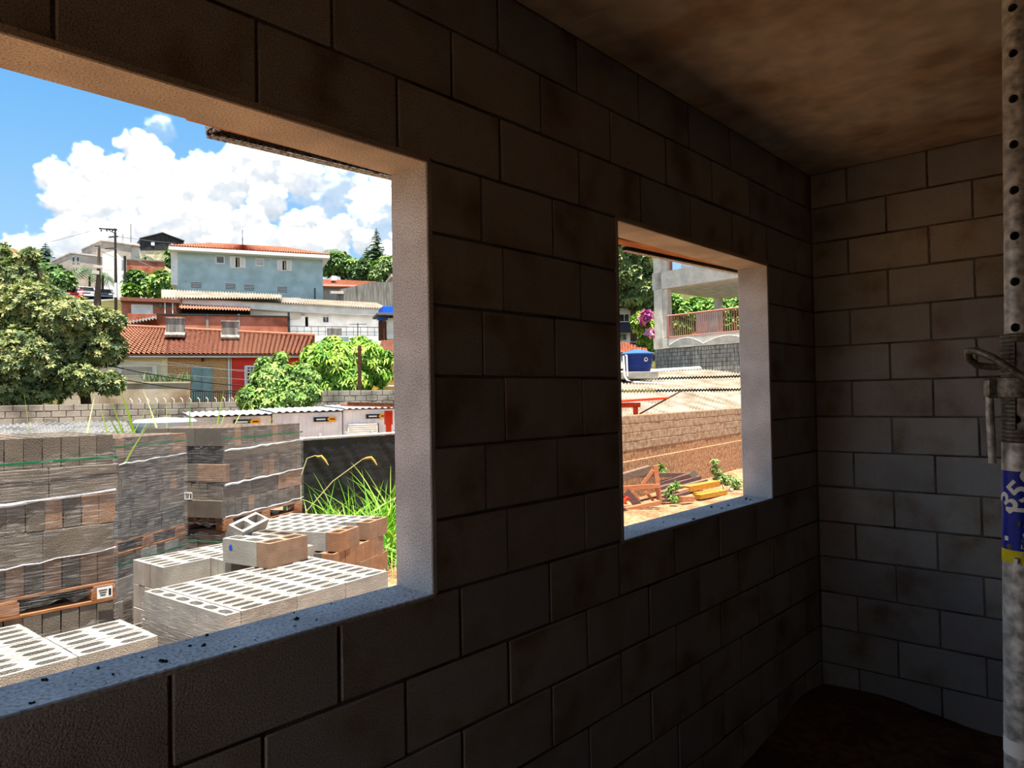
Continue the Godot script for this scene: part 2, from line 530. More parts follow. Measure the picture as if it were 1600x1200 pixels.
	stain(mk("beige_wall", Color(0.86, 0.81, 0.73), 0.95, T.fine, 0.5), T.blotch, 0.1)
	stain(mk("pavilion", Color(0.95, 0.92, 0.86), 0.9, T.fine, 0.5), T.smooth, 0.3)
	stain(mk("pale_block", Color(0.82, 0.80, 0.76), 1.0, T.fine, 0.7, T.pit, 0.12), T.drip, 0.25)
	mk("asphalt", Color(0.45, 0.45, 0.45), 0.9, T.fine, 0.3)
	mk("dark_glass", Color(0.10, 0.12, 0.13), 0.15)
	var pane := StandardMaterial3D.new()
	pane.resource_name = "glass"
	pane.transparency = BaseMaterial3D.TRANSPARENCY_ALPHA
	pane.albedo_color = Color(0.30, 0.34, 0.34, 0.08)
	pane.roughness = 0.05
	M.glass = pane
	mk("teal_door", Color(0.56, 0.66, 0.66), 0.6, T.smooth, 0.5)
	mk("teal_dark", Color(0.12, 0.26, 0.28), 0.6, T.smooth, 0.5)
	mk("iron", Color(0.10, 0.10, 0.11), 0.6)
	mk("railing", Color(0.68, 0.44, 0.38), 0.7)
	mk("tank_blue", Color(0.10, 0.20, 0.48), 0.5, T.smooth, 1.0)
	mk("tank_lid", Color(0.22, 0.38, 0.66), 0.5, T.smooth, 1.0)
	mk("tarp_blue", Color(0.08, 0.38, 0.85), 0.6)
	mk("pvc", Color(0.92, 0.90, 0.86), 0.5)
	mk("pole_concrete", Color(0.46, 0.42, 0.37), 0.95, T.grain, 0.5)
	mk("pole_wood", Color(0.22, 0.19, 0.17), 0.95)
	mk("cable", Color(0.05, 0.05, 0.05), 0.7)
	mk("pale_cable", Color(0.45, 0.45, 0.45), 0.7)
	mk("car_red", Color(0.72, 0.10, 0.14), 0.3)
	mk("car_white", Color(0.88, 0.88, 0.88), 0.3)
	mk("car_grey", Color(0.30, 0.33, 0.38), 0.3)
	mk("car_navy", Color(0.08, 0.09, 0.16), 0.3)
	mk("tyre", Color(0.03, 0.03, 0.03), 0.9)
	mk("bark", Color(0.34, 0.28, 0.23), 1.0, T.grain, 0.6)
	var leaf := StandardMaterial3D.new()
	leaf.resource_name = "leaf"
	leaf.vertex_color_use_as_albedo = true
	leaf.roughness = 0.5
	leaf.metallic_specular = 0.4
	leaf.backlight_enabled = true
	leaf.backlight = Color(0.55, 0.62, 0.3)
	M.leaf = leaf
	mk("dry_grass", Color(0.74, 0.72, 0.52), 0.8)
	mk("seed_head", Color(0.72, 0.60, 0.28), 0.9, T.fine, 9.0)

# ---------------------------------------------------------------- camera, sky, sun
func make_light() -> void:
	var cam := Camera3D.new()
	cam.name = "camera"
	add_child(cam)
	cam.transform = Transform3D(Basis(CR, CU, -CF), CAM)
	cam.fov = rad_to_deg(2.0 * atan(600.0 / FOCAL))
	cam.near = 0.05
	cam.far = 2000.0
	cam.current = true
	var env := Environment.new()
	env.background_mode = Environment.BG_SKY
	env.tonemap_mode = Environment.TONE_MAPPER_LINEAR
	env.tonemap_exposure = EXPOSURE
	env.sdfgi_enabled = true
	env.ssao_enabled = true
	env.ssil_enabled = true
	var sky := Sky.new()
	var pan := PanoramaSkyMaterial.new()
	pan.panorama = make_sky()
	pan.energy_multiplier = SKY_ENERGY
	sky.sky_material = pan
	env.sky = sky
	var we := WorldEnvironment.new()
	we.name = "environment"
	we.environment = env
	add_child(we)
	var sun := DirectionalLight3D.new()
	sun.name = "sun"
	add_child(sun)
	sun.basis = Basis.looking_at(-SUN.normalized(), Vector3.RIGHT)
	sun.light_energy = SUN_ENERGY
	sun.light_color = Color(1.0, 0.96, 0.90)
	sun.light_angular_distance = 0.6
	sun.shadow_enabled = true
	sun.sky_mode = DirectionalLight3D.SKY_MODE_LIGHT_ONLY

const EXPOSURE := 3.0
const SKY_ENERGY := 0.38
const CLOUD_SUN := 4.0          # sunlit heads of the clouds against their shaded sides
const SUN := Vector3(-0.09, 0.98, 0.13)
const SUN_ENERGY := 1.85

# clear air from pale at the horizon to blue above, and heaps of fair-weather cumulus all round
func make_sky() -> ImageTexture:
	var w := 3072
	var h := 1536
	var im := Image.create(w, h, false, Image.FORMAT_RGBF)
	var air := ramp([Color(0.80, 0.88, 0.95), Color(0.66, 0.82, 0.95), Color(0.44, 0.70, 0.93), Color(0.42, 0.65, 0.88), Color(0.42, 0.62, 0.84)], [0.0, 0.09, 0.24, 0.42, 1.0])
	im.fill(Color(0.62, 0.58, 0.52).srgb_to_linear())
	var hmid := h / 2
	for y in hmid:
		im.fill_rect(Rect2i(0, y, w, 1), air.sample(1.0 - float(y) / hmid).srgb_to_linear())
	var wob := noise(0.11, FastNoiseLite.TYPE_SIMPLEX_SMOOTH, 4, 5)
	var fine := noise(0.35, FastNoiseLite.TYPE_SIMPLEX_SMOOTH, 3, 9)
	var r2 := RandomNumberGenerator.new()
	r2.seed = 11
	# heaps: puffs given as azimuth (degrees from -z towards +x), elevation, radius, thickness
	var seen_heap := []
	for q in CLOUDS:
		var d := (at(q[0], q[1], 1.0) - CAM).normalized()
		seen_heap.append([rad_to_deg(atan2(d.x, -d.z)), rad_to_deg(asin(d.y)), q[2] / FOCAL * 57.3 * 0.93, q[3]])
	var puffs := []
	for k in range(1, 21):
		var turn := 30.0 + k * 14.6 + r2.randf_range(-6, 6)
		var lift := r2.randf_range(-2, 6) if k % 2 == 0 else r2.randf_range(2, 14)
		var grow := r2.randf_range(0.8, 1.25)
		var flip := 1.0 if k % 2 == 0 else -1.0
		for s in seen_heap:
			if s[3] > 0.5:
				puffs.append([14.0 + turn + flip * (s[0] - 14.0) * grow, maxf(1.0, 3.0 + (s[1] - 3.0) * grow + lift), s[2] * grow, s[3]])
	puffs.sort_custom(func(p, q): return p[1] > q[1])
	var back := seen_heap.slice(0, 9)
	var heap := seen_heap.slice(9)
	heap.sort_custom(func(p, q): return p[1] > q[1])
	puffs.append_array(back)
	puffs.append_array(heap)
	for q in puffs:
		var rad: float = q[2]
		var cx: float = q[0] / 360.0 * w
		var cy: float = (0.5 - q[1] / 180.0) * h
		var stretch := 1.0 / cos(deg_to_rad(minf(q[1], 70.0)))
		var rx: float = rad / 360.0 * w * stretch
		var ry: float = rad / 180.0 * h
		for y in range(int(cy - ry * 1.35), mini(int(cy + ry * 1.35), hmid)):
			if y < 0: continue
			var dy: float = (y + 0.5 - cy) / ry
			for x in range(int(cx - rx * 1.35), int(cx + rx * 1.35)):
				var dx: float = (x + 0.5 - cx) / rx
				var rr := sqrt(dx * dx + dy * dy)
				if rr > 1.35: continue
				var n1 := wob.get_noise_3d(x * 0.55, y * 0.75, q[2] * 40.0)
				var n2 := fine.get_noise_2d(x * 0.55, y * 0.75)
				var e: float = rr - n1 * 0.42 - n2 * 0.16
				var cover: float = clampf((1.0 - e) * 5.0, 0.0, 1.0) * q[3]
				if cover <= 0.01: continue
				cover = cover * cover * (3.0 - 2.0 * cover)
				var lit := clampf(0.60 - dy * 0.36 - dx * 0.10 + n1 * 0.35 + n2 * 0.14, 0.0, 1.0)
				var cc := Color(0.46, 0.54, 0.64).lerp(Color(0.90, 0.92, 0.94), minf(lit * 1.2, 1.0)) * (1.0 + CLOUD_SUN * smoothstep(0.62, 1.0, lit))
				var xx := posmod(x, w)
				im.set_pixel(xx, y, im.get_pixel(xx, y).lerp(cc, cover))
	return ImageTexture.create_from_image(im)

const CLOUDS := [
	[560, 300, 75, 0.42], [500, 285, 60, 0.4], [600, 340, 60, 0.5], [250, 205, 22, 0.3], [160, 420, 60, 0.7], [60, 405, 45, 0.7], [-40, 400, 40, 0.7], [350, 420, 70, 0.8], [500, 420, 60, 0.8],
	[330, 300, 55, 0.9], [385, 262, 42, 0.9], [430, 268, 42, 0.85], [475, 278, 36, 0.7], [418, 318, 30, 0.9], [215, 232, 28, 1.0], [236, 258, 34, 1.0], [140, 262, 30, 1.0], [92, 282, 30, 1.0], [108, 312, 34, 1.0],
	[172, 290, 44, 1.0], [262, 285, 44, 1.0], [302, 318, 44, 1.0], [150, 330, 44, 1.0], [218, 330, 54, 1.0], [270, 356, 50, 1.0], [332, 352, 46, 1.0], [392, 350, 30, 0.9], [190, 378, 44, 1.0],
	[118, 372, 34, 0.9], [456, 352, 24, 1.0], [492, 345, 22, 1.0], [534, 362, 26, 1.0], [570, 378, 22, 1.0], [508, 384, 34, 1.0], [460, 388, 36, 1.0], [410, 386, 40, 1.0], [600, 398, 24, 1.0], [360, 392, 40, 1.0], [30, 398, 26, 0.8], [640, 400, 40, 1.0]]

func _ready() -> void:
	rng.seed = 7
	make_materials()
	make_light()
	make_room()
	make_prop()
	make_ground()
	make_stacks()
	make_yard()
	make_right_view()
	make_houses()
	make_hilltop()
	make_plants()

# ---------------------------------------------------------------- the room
const WALL_T := 0.155
const W1 := [-0.55, 1.3134, 1.2, 2.4]      # x0, x1, sill, head
const W2 := [2.2255, 3.6062, 1.2, 2.4]
const END_X := 4.2355
const LEFT_X := -1.0
const BACK_Z := 5.2
const CEIL := 3.0

# one course of blocks between a and b along the wall, leaving the openings out
func spans(a: float, b: float, y0: float, y1: float) -> Array:
	var cut := []
	for w in [W1, W2]:
		if y0 < w[3] - 0.01 and y1 > w[2] + 0.01:
			cut.append([w[0], w[1]])
	var out := [[a, b]]
	for c in cut:
		var next := []
		for s in out:
			if c[1] <= s[0] or c[0] >= s[1]:
				next.append(s)
			else:
				if c[0] - s[0] > 0.03: next.append([s[0], c[0]])
				if s[1] - c[1] > 0.03: next.append([c[1], s[1]])
		out = next
	return out

func make_room() -> void:
	var joint := 0.009
	# window wall: mortar core in pieces around the openings, blocks standing a little proud of it
	var core := MB.new()
	var zc := -WALL_T / 2.0
	var ct := WALL_T - 0.008
	for q in [[LEFT_X, W1[0], 0.0, 3.35], [W1[0], W1[1], 0.0, W1[2]], [W1[0], W1[1], W1[3], 3.35], [W1[1], W2[0], 0.0, 3.35], [W2[0], W2[1], 0.0, W2[2]], [W2[0], W2[1], W2[3], 3.35], [W2[1], END_X + 0.15, 0.0, 3.35]]:
		core.box(Vector3((q[0] + q[1]) / 2.0, (q[2] + q[3]) / 2.0 - 0.35 * float(q[2] == 0.0), zc), Vector3(q[1] - q[0], q[3] - q[2] + 0.7 * float(q[2] == 0.0), ct))
	var wl := struct("wall_left", core.mesh(), M.mortar)
	for c in range(-3, 12):
		var y1 := 2.4 - 0.2 * c
		var y0 := y1 - 0.2
		var cuts := []
		var off := 0.0 if c % 2 != 0 else 0.2
		var k := -8
		while k < 12:
			cuts.append(0.4 * k + off + 0.003)
			k += 1
		for sp in spans(LEFT_X, END_X, y0, y1):
			var js := [sp[0]]
			if c % 2 == 0 and c >= 0 and c < 6 and absf(sp[0] - W1[1]) < 0.01:
				js += [1.512, 1.856]
			else:
				for x in cuts:
					if x > sp[0] + 0.06 and x < sp[1] - 0.06: js.append(x)
			js.append(sp[1])
			for i in js.size() - 1:
				var len_: float = js[i + 1] - js[i] - joint * (1.0 if i > 0 and i < js.size() - 2 else 0.5)
				var xm: float = (js[i] + js[i + 1]) / 2.0 + (0.25 * joint if i == 0 else (-0.25 * joint if i == js.size() - 2 else 0.0))
				if js.size() == 2: len_ = js[1] - js[0]
				var hgt := 0.2 - joint
				box_part("block", Vector3(xm + rnd(-0.001, 0.001), (y0 + y1) / 2.0 + rnd(-0.0015, 0.0015), zc + rnd(-0.0012, 0.0022)), Vector3(snappedf(len_, 0.002), hgt, WALL_T), M["wall_block%d" % rng.randi_range(0, 3)], wl, 0.0035)
	# smooth cement lining of the openings
	for w in [W1, W2]:
		for s in [0, 1]:
			var x: float = w[s] + (0.004 if s == 0 else -0.004)
			box_part("jamb_lining", Vector3(x, (w[2] + w[3]) / 2.0, zc), Vector3(0.02, w[3] - w[2], WALL_T + 0.004), M.render_coat, wl, 0.003)
		box_part("head_lining", Vector3((w[0] + w[1]) / 2.0, w[3] - 0.001, zc), Vector3(w[1] - w[0], 0.02, WALL_T + 0.004), M.head_coat, wl, 0.003)
		box_part("sill", Vector3((w[0] + w[1]) / 2.0, w[2] - 0.004, zc), Vector3(w[1] - w[0], 0.014, WALL_T + 0.004), M.sill, wl, 0.003)
	# end wall
	var ec := MB.new()
	ec.box(Vector3(END_X + WALL_T / 2.0, CEIL / 2.0, BACK_Z / 2.0 - 0.08), Vector3(WALL_T - 0.008, CEIL + 0.6, BACK_Z + 0.16))
	var wr := struct("wall_right", ec.mesh(), M.mortar)
	for c in range(-3, 12):
		var y1 := 2.4 - 0.2 * c
		var off := 0.2 if c % 2 != 0 else 0.0
		var js := [0.0]
		var z := off if off > 0.05 else 0.4
		while z < 4.0:
			js.append(z)
			z += 0.4
		for i in js.size() - 1:
			box_part("block", Vector3(END_X + WALL_T / 2.0 + rnd(-0.002, 0.0012), y1 - 0.1 + rnd(-0.0015, 0.0015), (js[i] + js[i + 1]) / 2.0), Vector3(WALL_T, 0.2 - joint, snappedf(js[i + 1] - js[i] - joint, 0.002)), M["wall_block%d" % rng.randi_range(0, 3)], wr, 0.0035)
	# wall that the photograph does not show; the narrow doorway at the left is made up, added to let in fill light
	var b := MB.new()
	b.box(Vector3((LEFT_X + END_X) / 2.0, CEIL / 2.0, BACK_Z + 0.08), Vector3(END_X - LEFT_X + 0.3, CEIL + 0.6, 0.15))
	struct("wall_back", b.mesh(), M.wall_block0)
	b = MB.new()
	for q in [[0.0, 0.1, 0.0, CEIL], [0.1, 0.75, 2.2, CEIL], [0.75, BACK_Z, 0.0, CEIL]]:
		b.box(Vector3(LEFT_X + 0.08, (q[2] + q[3]) / 2.0, (q[0] + q[1]) / 2.0), Vector3(0.15, q[3] - q[2] + 0.2, q[1] - q[0]))
	struct("wall_front", b.mesh(), M.wall_block1)
	# slab over the room, cast in two bays that meet in a fine seam
	b = MB.new()
	b.bev(Vector3((LEFT_X + 1.93) / 2.0 - 0.1, CEIL + 0.15, BACK_Z / 2.0), Vector3(1.93 - LEFT_X + 0.2, 0.3, BACK_Z + 0.3), 0.004)
	b.bev(Vector3((1.932 + END_X) / 2.0 + 0.1, CEIL + 0.15, BACK_Z / 2.0), Vector3(END_X - 1.932 + 0.2, 0.3, BACK_Z + 0.3), 0.004)
	struct("ceiling", b.mesh(), M.ceiling)
	# earth floor
	var fn := noise(0.9, FastNoiseLite.TYPE_SIMPLEX_SMOOTH, 4, 4)
	var rows := []
	for i in 53:
		var line := PackedVector3Array()
		for j in 74:
			var x := LEFT_X + (END_X - LEFT_X) * j / 73.0
			var z := BACK_Z * i / 52.0
			var heap := 0.10 * exp(-((x - 4.0) ** 2 + (z - 0.15) ** 2) / 0.25)
			line.append(Vector3(x, 0.01 + fn.get_noise_2d(x, z) * 0.04 + heap, z))
		rows.append(line)
	b = MB.new()
	b.grid(rows, Vector3.UP)
	b.box(Vector3((LEFT_X + END_X) / 2.0, -0.3, BACK_Z / 2.0), Vector3(END_X - LEFT_X, 0.5, BACK_Z))
	struct("floor", b.mesh(), M.floor)
	# crumbs of mortar on the two sills
	for q in [[0.25, 1.28, 70, "dark mortar crumbs scattered along the sill of the large left opening"], [2.3, 3.58, 46, "dark mortar crumbs on the sill of the small right opening"]]:
		b = MB.new()
		for i in q[2]:
			var s := 0.0011 + 0.0045 * pow(rng.randf(), 5.0)
			if i < 2: s = 0.0055
			var p := Vector3(rnd(q[0], q[1]), W1[2] + 0.003, -rnd(0.012, 0.145))
			if i > q[2] * 0.6 and q[2] == 46: p = Vector3(3.42 + rng.randfn(0, 0.05), W1[2] + 0.003, -0.075 + rng.randfn(0, 0.025))
			p.z = clampf(p.z, -0.15, -0.005)
			for k in rng.randi_range(1, 3):
				b.bev(p + Vector3(rnd(-s, s), s * 0.4, rnd(-s, s)), Vector3(s * rnd(0.9, 1.8), s * rnd(0.7, 1.3), s * rnd(0.9, 1.8)), s * 0.3, Basis.from_euler(Vector3(rnd(0, 3), rnd(0, 3), rnd(0, 3))))
		var o := one("mortar_crumbs", b.mesh(), M.crumb, q[3], "crumbs")
		o.set_meta("kind", "stuff")
	# steel channel and pine strips left over from the formwork, hanging outside the heads
	formwork(-0.30, [323, 209], [640, 283], [300, 182], [640, 273], "rusty steel formwork channel hanging under the head of the left opening", "pine strip along the head of the left opening")
	formwork(-0.27, [972, 389], [1180, 432], [940, 372], [1180, 424], "grey steel formwork channel under the head of the right opening", "pale strip along the head of the right opening")

func formwork(z: float, a: Array, b: Array, c: Array, d: Array, l1: String, l2: String) -> void:
	var p := on_plane_z(a[0], a[1], z)
	var q := on_plane_z(b[0], b[1], z - 0.02)
	var dir := (q - p).normalized()
	var len_ := p.distance_to(q)
	var up := Vector3.BACK.cross(dir).normalized()
	var bs := Basis(dir, up, dir.cross(up))
	var t := thing("formwork_channel", l1, "formwork", Transform3D(bs, p))
	box_part("web", Vector3(len_ / 2.0, 0, 0), Vector3(len_, 0.022, 0.005), M.galv_worn if z < -0.28 else M.galv_dark, t, 0.001)
	box_part("flange", Vector3(len_ / 2.0, 0.0095, 0.014), Vector3(len_, 0.003, 0.026), M.galv_worn, t, 0.001)
	box_part("flange", Vector3(len_ / 2.0, -0.0095, 0.014), Vector3(len_, 0.003, 0.026), M.galv_worn, t, 0.001)
	if z < -0.28:
		box_part("bracket", Vector3(0.01, 0.022, 0.05), Vector3(0.012, 0.045, 0.13), M.galv_worn, t, 0.002)
		box_part("bracket", Vector3(0.52, 0.016, 0.05), Vector3(0.02, 0.02, 0.12), M.galv_worn, t, 0.002)
	p = on_plane_z(c[0], c[1], -0.2)
	q = on_plane_z(d[0], d[1], -0.2)
	dir = (q - p).normalized()
	up = Vector3.BACK.cross(dir).normalized()
	one("formwork_strip", bevel_mesh(Vector3(p.distance_to(q), 0.022, 0.07), 0.002), M.new_wood, l2, "strip", Transform3D(Basis(dir, up, dir.cross(up)), (p + q) / 2.0 + up * 0.011))

# ---------------------------------------------------------------- the telescopic prop
func wrap_text(s: String, size: float, r: float, ang: float, tilt: float, y: float, flatten := 1.0) -> ArrayMesh:
	var t := TextMesh.new()
	var f := SystemFont.new()
	f.font_names = PackedStringArray(["Droid Sans"])
	f.font_weight = 700
	t.font = f
	t.text = s
	t.font_size = 48
	t.pixel_size = size / 48.0
	t.depth = 0.0006
	t.curve_step = 2.0
	var src := t.surface_get_arrays(0)
	var sv: PackedVector3Array = src[Mesh.ARRAY_VERTEX]
	var ix: PackedInt32Array = src[Mesh.ARRAY_INDEX]
	var ct := cos(tilt)
	var st := sin(tilt)
	var b := MB.new()
	var put := func(p: Vector3) -> Vector3:
		var x := p.x * flatten * ct - p.y * st
		var yy := p.x * flatten * st + p.y * ct
		var a := ang + x / r
		var rr := r + 0.0004 + p.z
		return Vector3(sin(a) * rr, y + yy, cos(a) * rr)
	for i in range(0, ix.size(), 3):
		var p0: Vector3 = put.call(sv[ix[i]])
		var p1: Vector3 = put.call(sv[ix[i + 1]])
		var p2: Vector3 = put.call(sv[ix[i + 2]])
		var out := Vector3(p0.x, 0, p0.z)
		b.flat(p0, p1, p2, out)
	return b.mesh()

func band(r: float, y0: float, y1: float, a0: float, a1: float, t := 0.0004) -> ArrayMesh:
	var b := MB.new()
	var rows := []
	for y in [y0, y1]:
		var line := PackedVector3Array()
		for k in 33:
			var a := lerpf(a0, a1, k / 32.0)
			line.append(Vector3(sin(a) * (r + t), y, cos(a) * (r + t)))
		rows.append(line)
	for k in 32:
		var n0 := Vector3(rows[0][k].x, 0, rows[0][k].z).normalized()
		var n1 := Vector3(rows[0][k + 1].x, 0, rows[0][k + 1].z).normalized()
		b.tri(rows[0][k], rows[0][k + 1], rows[1][k + 1], n0, n1, n1)
		b.tri(rows[0][k], rows[1][k + 1], rows[1][k], n0, n1, n0)
		for e in [0, 1]:
			var o := n0 * t
			b.quad(rows[e][k], rows[e][k + 1], rows[e][k + 1] - n1 * t, rows[e][k] - o, Vector3.UP * (1 if e else -1))
	return b.mesh()

func make_prop() -> void:
	var base := Vector3(1.583, 0.0, 1.298)
	var z := Vector3(CAM.x - base.x, 0, CAM.z - base.z).normalized()
	var x := Vector3.UP.cross(z)
	var t := thing("steel_prop", "galvanised telescopic steel prop with blue 350 sticker at the right edge", "steel prop", Transform3D(Basis(x, Vector3.UP, z), base) * Transform3D(Basis(Vector3.BACK, -0.019), Vector3(-0.033, 0.0, 0)))
	var ro := 0.0295
	var ri := 0.0238
	# outer tube
	var b := MB.new()
	b.lathe(Vector3.ZERO, [Vector2(ro, 0.05), Vector2(ro, 1.638), Vector2(ri + 0.001, 1.640)], 40)
	part("outer_tube", b.mesh(), M.galv, t)
	box_part("base_plate", Vector3(0, 0.052, 0), Vector3(0.14, 0.008, 0.14), M.galv_worn, t, 0.002)
	box_part("head_plate", Vector3(0, CEIL - 0.005, 0), Vector3(0.14, 0.008, 0.14), M.galv_worn, t, 0.002)
	# inner tube with its row of bores (turned 17 degrees to the left as seen here)
	var ha := -0.30
	var half := 0.62
	b = MB.new()
	var wall := 0.003
	var on := func(a: float, y: float, r: float) -> Vector3: return Vector3(sin(a) * r, y, cos(a) * r)
	# plain part of the tube wall, outside and inside
	var a0 := ha + half
	for k in 30:
		var p := a0 + (TAU - 2.0 * half) * k / 30.0
		var q := a0 + (TAU - 2.0 * half) * (k + 1) / 30.0
		var np := Vector3(sin(p), 0, cos(p))
		var nq := Vector3(sin(q), 0, cos(q))
		for e in [[ri, 1.0], [ri - wall, -1.0]]:
			b.tri(on.call(p, 1.6, e[0]), on.call(q, 1.6, e[0]), on.call(q, CEIL - 0.008, e[0]), np * e[1], nq * e[1], nq * e[1])
			b.tri(on.call(p, 1.6, e[0]), on.call(q, CEIL - 0.008, e[0]), on.call(p, CEIL - 0.008, e[0]), np * e[1], nq * e[1], np * e[1])
	# strip with a row of round bores drilled through it
	var pitch := 0.0826
	var y_low := 1.846 - 3.0 * pitch
	var bores := 17
	for k in bores:
		var yc := y_low + pitch * k
		var lo := yc - pitch / 2.0
		var hi := yc + pitch / 2.0
		if k == 0: lo = minf(lo, 1.6)
		if k == bores - 1 or hi > CEIL - 0.008: hi = CEIL - 0.008
		if lo >= CEIL - 0.03: break
		var drill := yc + 0.012 < hi
		var hw := half * ri
		var angs := []
		for s in 24: angs.append(TAU * s / 24.0)
		for s in [[1, hi - yc], [-1, hi - yc], [-1, lo - yc], [1, lo - yc]]: angs.append(fposmod(atan2(s[1], hw * s[0]), TAU))
		angs.sort()
		for s in angs.size():
			var pts := []
			for g2 in [angs[s], angs[(s + 1) % angs.size()]]:
				var d := Vector2(cos(g2), sin(g2))
				var top: float = (hi - yc) if d.y > 0.0 else (yc - lo)
				var far := minf(hw / maxf(absf(d.x), 1e-6), top / maxf(absf(d.y), 1e-6))
				pts.append([d * (0.0078 if drill else 0.0), d * 0.014, d * far])
			for ring in 2:
				for e in [[ri, 1.0], [ri - wall, -1.0]]:
					var c := []
					var n := []
					for q in [pts[0][ring], pts[1][ring], pts[1][ring + 1], pts[0][ring + 1]]:
						c.append(on.call(ha + q.x / ri, yc + q.y, e[0]))
						n.append(Vector3(sin(ha + q.x / ri), 0, cos(ha + q.x / ri)) * e[1])
					b.tri(c[0], c[1], c[2], n[0], n[1], n[2])
					b.tri(c[0], c[2], c[3], n[0], n[2], n[3])
			if drill:
				var u: Vector2 = pts[0][0]
				var w: Vector2 = pts[1][0]
				b.quad(on.call(ha + u.x / ri, yc + u.y, ri), on.call(ha + w.x / ri, yc + w.y, ri), on.call(ha + w.x / ri, yc + w.y, ri - wall), on.call(ha + u.x / ri, yc + u.y, ri - wall), on.call(ha, yc, ri) - on.call(ha + u.x / ri, yc + u.y, ri))
	part("inner_tube", b.mesh(), M.galv, t)
	# threaded sleeve
	b = MB.new()
	var rows := []
	var yy := 1.640
	while yy < 1.832:
		rows.append(Vector2(0.0283, yy)); rows.append(Vector2(0.0306, yy + 0.003)); rows.append(Vector2(0.0306, yy + 0.0045))
		yy += 0.0075
	rows.append(Vector2(0.0283, yy))
	for i in rows.size() - 1:
		var r0: Vector2 = rows[i]
		var r1: Vector2 = rows[i + 1]
		var tn := (r1 - r0).normalized()
		for k in 48:
			var p := TAU * k / 48.0 - PI
			var q := TAU * (k + 1) / 48.0 - PI
			# the slot through the sleeve, where the inner tube shows
			if p > -0.28 and q < 0.42 and r0.y > 1.662 and r1.y < 1.822: continue
			var np := Vector3(sin(p) * tn.y, -tn.x, cos(p) * tn.y)
			var nq := Vector3(sin(q) * tn.y, -tn.x, cos(q) * tn.y)
			b.tri(on.call(p, r0.y, r0.x), on.call(q, r0.y, r0.x), on.call(q, r1.y, r1.x), np, nq, nq)
			b.tri(on.call(p, r0.y, r0.x), on.call(q, r1.y, r1.x), on.call(p, r1.y, r1.x), np, nq, np)
			# sides of the slot
	for s in [-0.2618, 0.3927]:
		var d := Vector3(cos(s), 0, -sin(s)) * (1.0 if s < 0 else -1.0)
		b.quad(on.call(s, 1.663, 0.0300), on.call(s, 1.82, 0.0300), on.call(s, 1.82, 0.0245), on.call(s, 1.663, 0.0245), d)
	part("thread", b.mesh(), M.galv_dark, t)
	# nut with its lug and hanging handle
	b = MB.new()
	b.lathe(Vector3.ZERO, [Vector2(0.031, 1.719), Vector2(0.043, 1.721), Vector2(0.044, 1.735), Vector2(0.043, 1.755), Vector2(0.031, 1.757)], 24)
	var nut := part("nut", b.mesh(), M.galv_dark, t)
	box_part("lug", Vector3(-0.034, 1.737, 0.012), Vector3(0.040, 0.036, 0.028), M.galv_dark, nut, 0.004, Basis(Vector3.UP, 0.25))
	tube_part("handle", [Vector3(-0.046, 1.728, 0.016), Vector3(-0.046, 1.70, 0.018), Vector3(-0.042, 1.60, 0.022)], 0.0068, M.galv, nut, 14)
	# bent retaining pin
	tube_part("locking_pin", [Vector3(0.045, 1.728, 0.052), Vector3(0.02, 1.745, 0.052), Vector3(-0.01, 1.768, 0.056), Vector3(-0.04, 1.792, 0.052), Vector3(-0.066, 1.806, 0.038), Vector3(-0.079, 1.806, 0.018), Vector3(-0.078, 1.792, 0.0), Vector3(-0.066, 1.780, -0.014), Vector3(-0.045, 1.777, -0.02), Vector3(-0.02, 1.777, -0.02)], 0.0066, M.galv_dark, t, 14)
	# stickers
	var blue := part("sticker", band(ro, 1.445, 1.588, -1.75, 1.75, 0.0005), M.sticker_blue, t)
	tag(blue, "blue sticker with white lettering")
	part("lettering", wrap_text("350", 0.052, ro + 0.0006, -0.10, 0.85, 1.553), M.sticker_white, blue)
	part("lettering", wrap_text("Furex", 0.046, ro + 0.0006, 0.36, PI / 2.0 - 0.12, 1.468, 0.95), M.sticker_white, blue)
	part("stripe", band(ro + 0.0006, 1.516, 1.523, -0.85, 1.2, 0.0005), M.sticker_white, blue)
	part("stripe", band(ro + 0.0006, 1.462, 1.470, -0.95, -0.70, 0.0005), M.sticker_white, blue)
	part("scuff", band(ro + 0.0007, 1.452, 1.470, 0.02, 0.12, 0.0006), M.scuff, blue)
	part("scuff", band(ro + 0.0007, 1.49, 1.502, -0.2, -0.05, 0.0006), M.scuff, blue)
	part("scuff", band(ro + 0.0007, 1.447, 1.456, -0.8, -0.5, 0.0006), M.scuff, blue)
	part("scuff", band(ro + 0.0007, 1.505, 1.513, 0.45, 0.6, 0.0006), M.scuff, blue)
	var yel := part("sticker", band(ro, 1.423, 1.446, -1.75, 1.75, 0.0006), M.sticker_yellow, t)
	part("scuff", band(ro + 0.0005, 1.424, 1.434, -0.35, -0.05, 0.0006), M.scuff, yel)
	part("scuff", band(ro + 0.0005, 1.43, 1.445, 0.3, 0.42, 0.0006), M.scuff, yel)
	part("paint_ring", band(ro, 1.076, 1.104, -1.6, 1.8, 0.0006), M.paper, t)

# ---------------------------------------------------------------- ground
const HILL := [[-60.0, -0.62], [21.0, -0.62], [25.0, -0.3], [27.5, 0.7], [31.0, 1.0], [40.0, 1.4], [46.0, 3.4], [55.0, 6.0], [62.0, 7.5], [76.0, 12.0], [84.0, 14.3], [92.0, 14.9], [110.0, 17.0], [170.0, 25.0], [300.0, 30.0]]

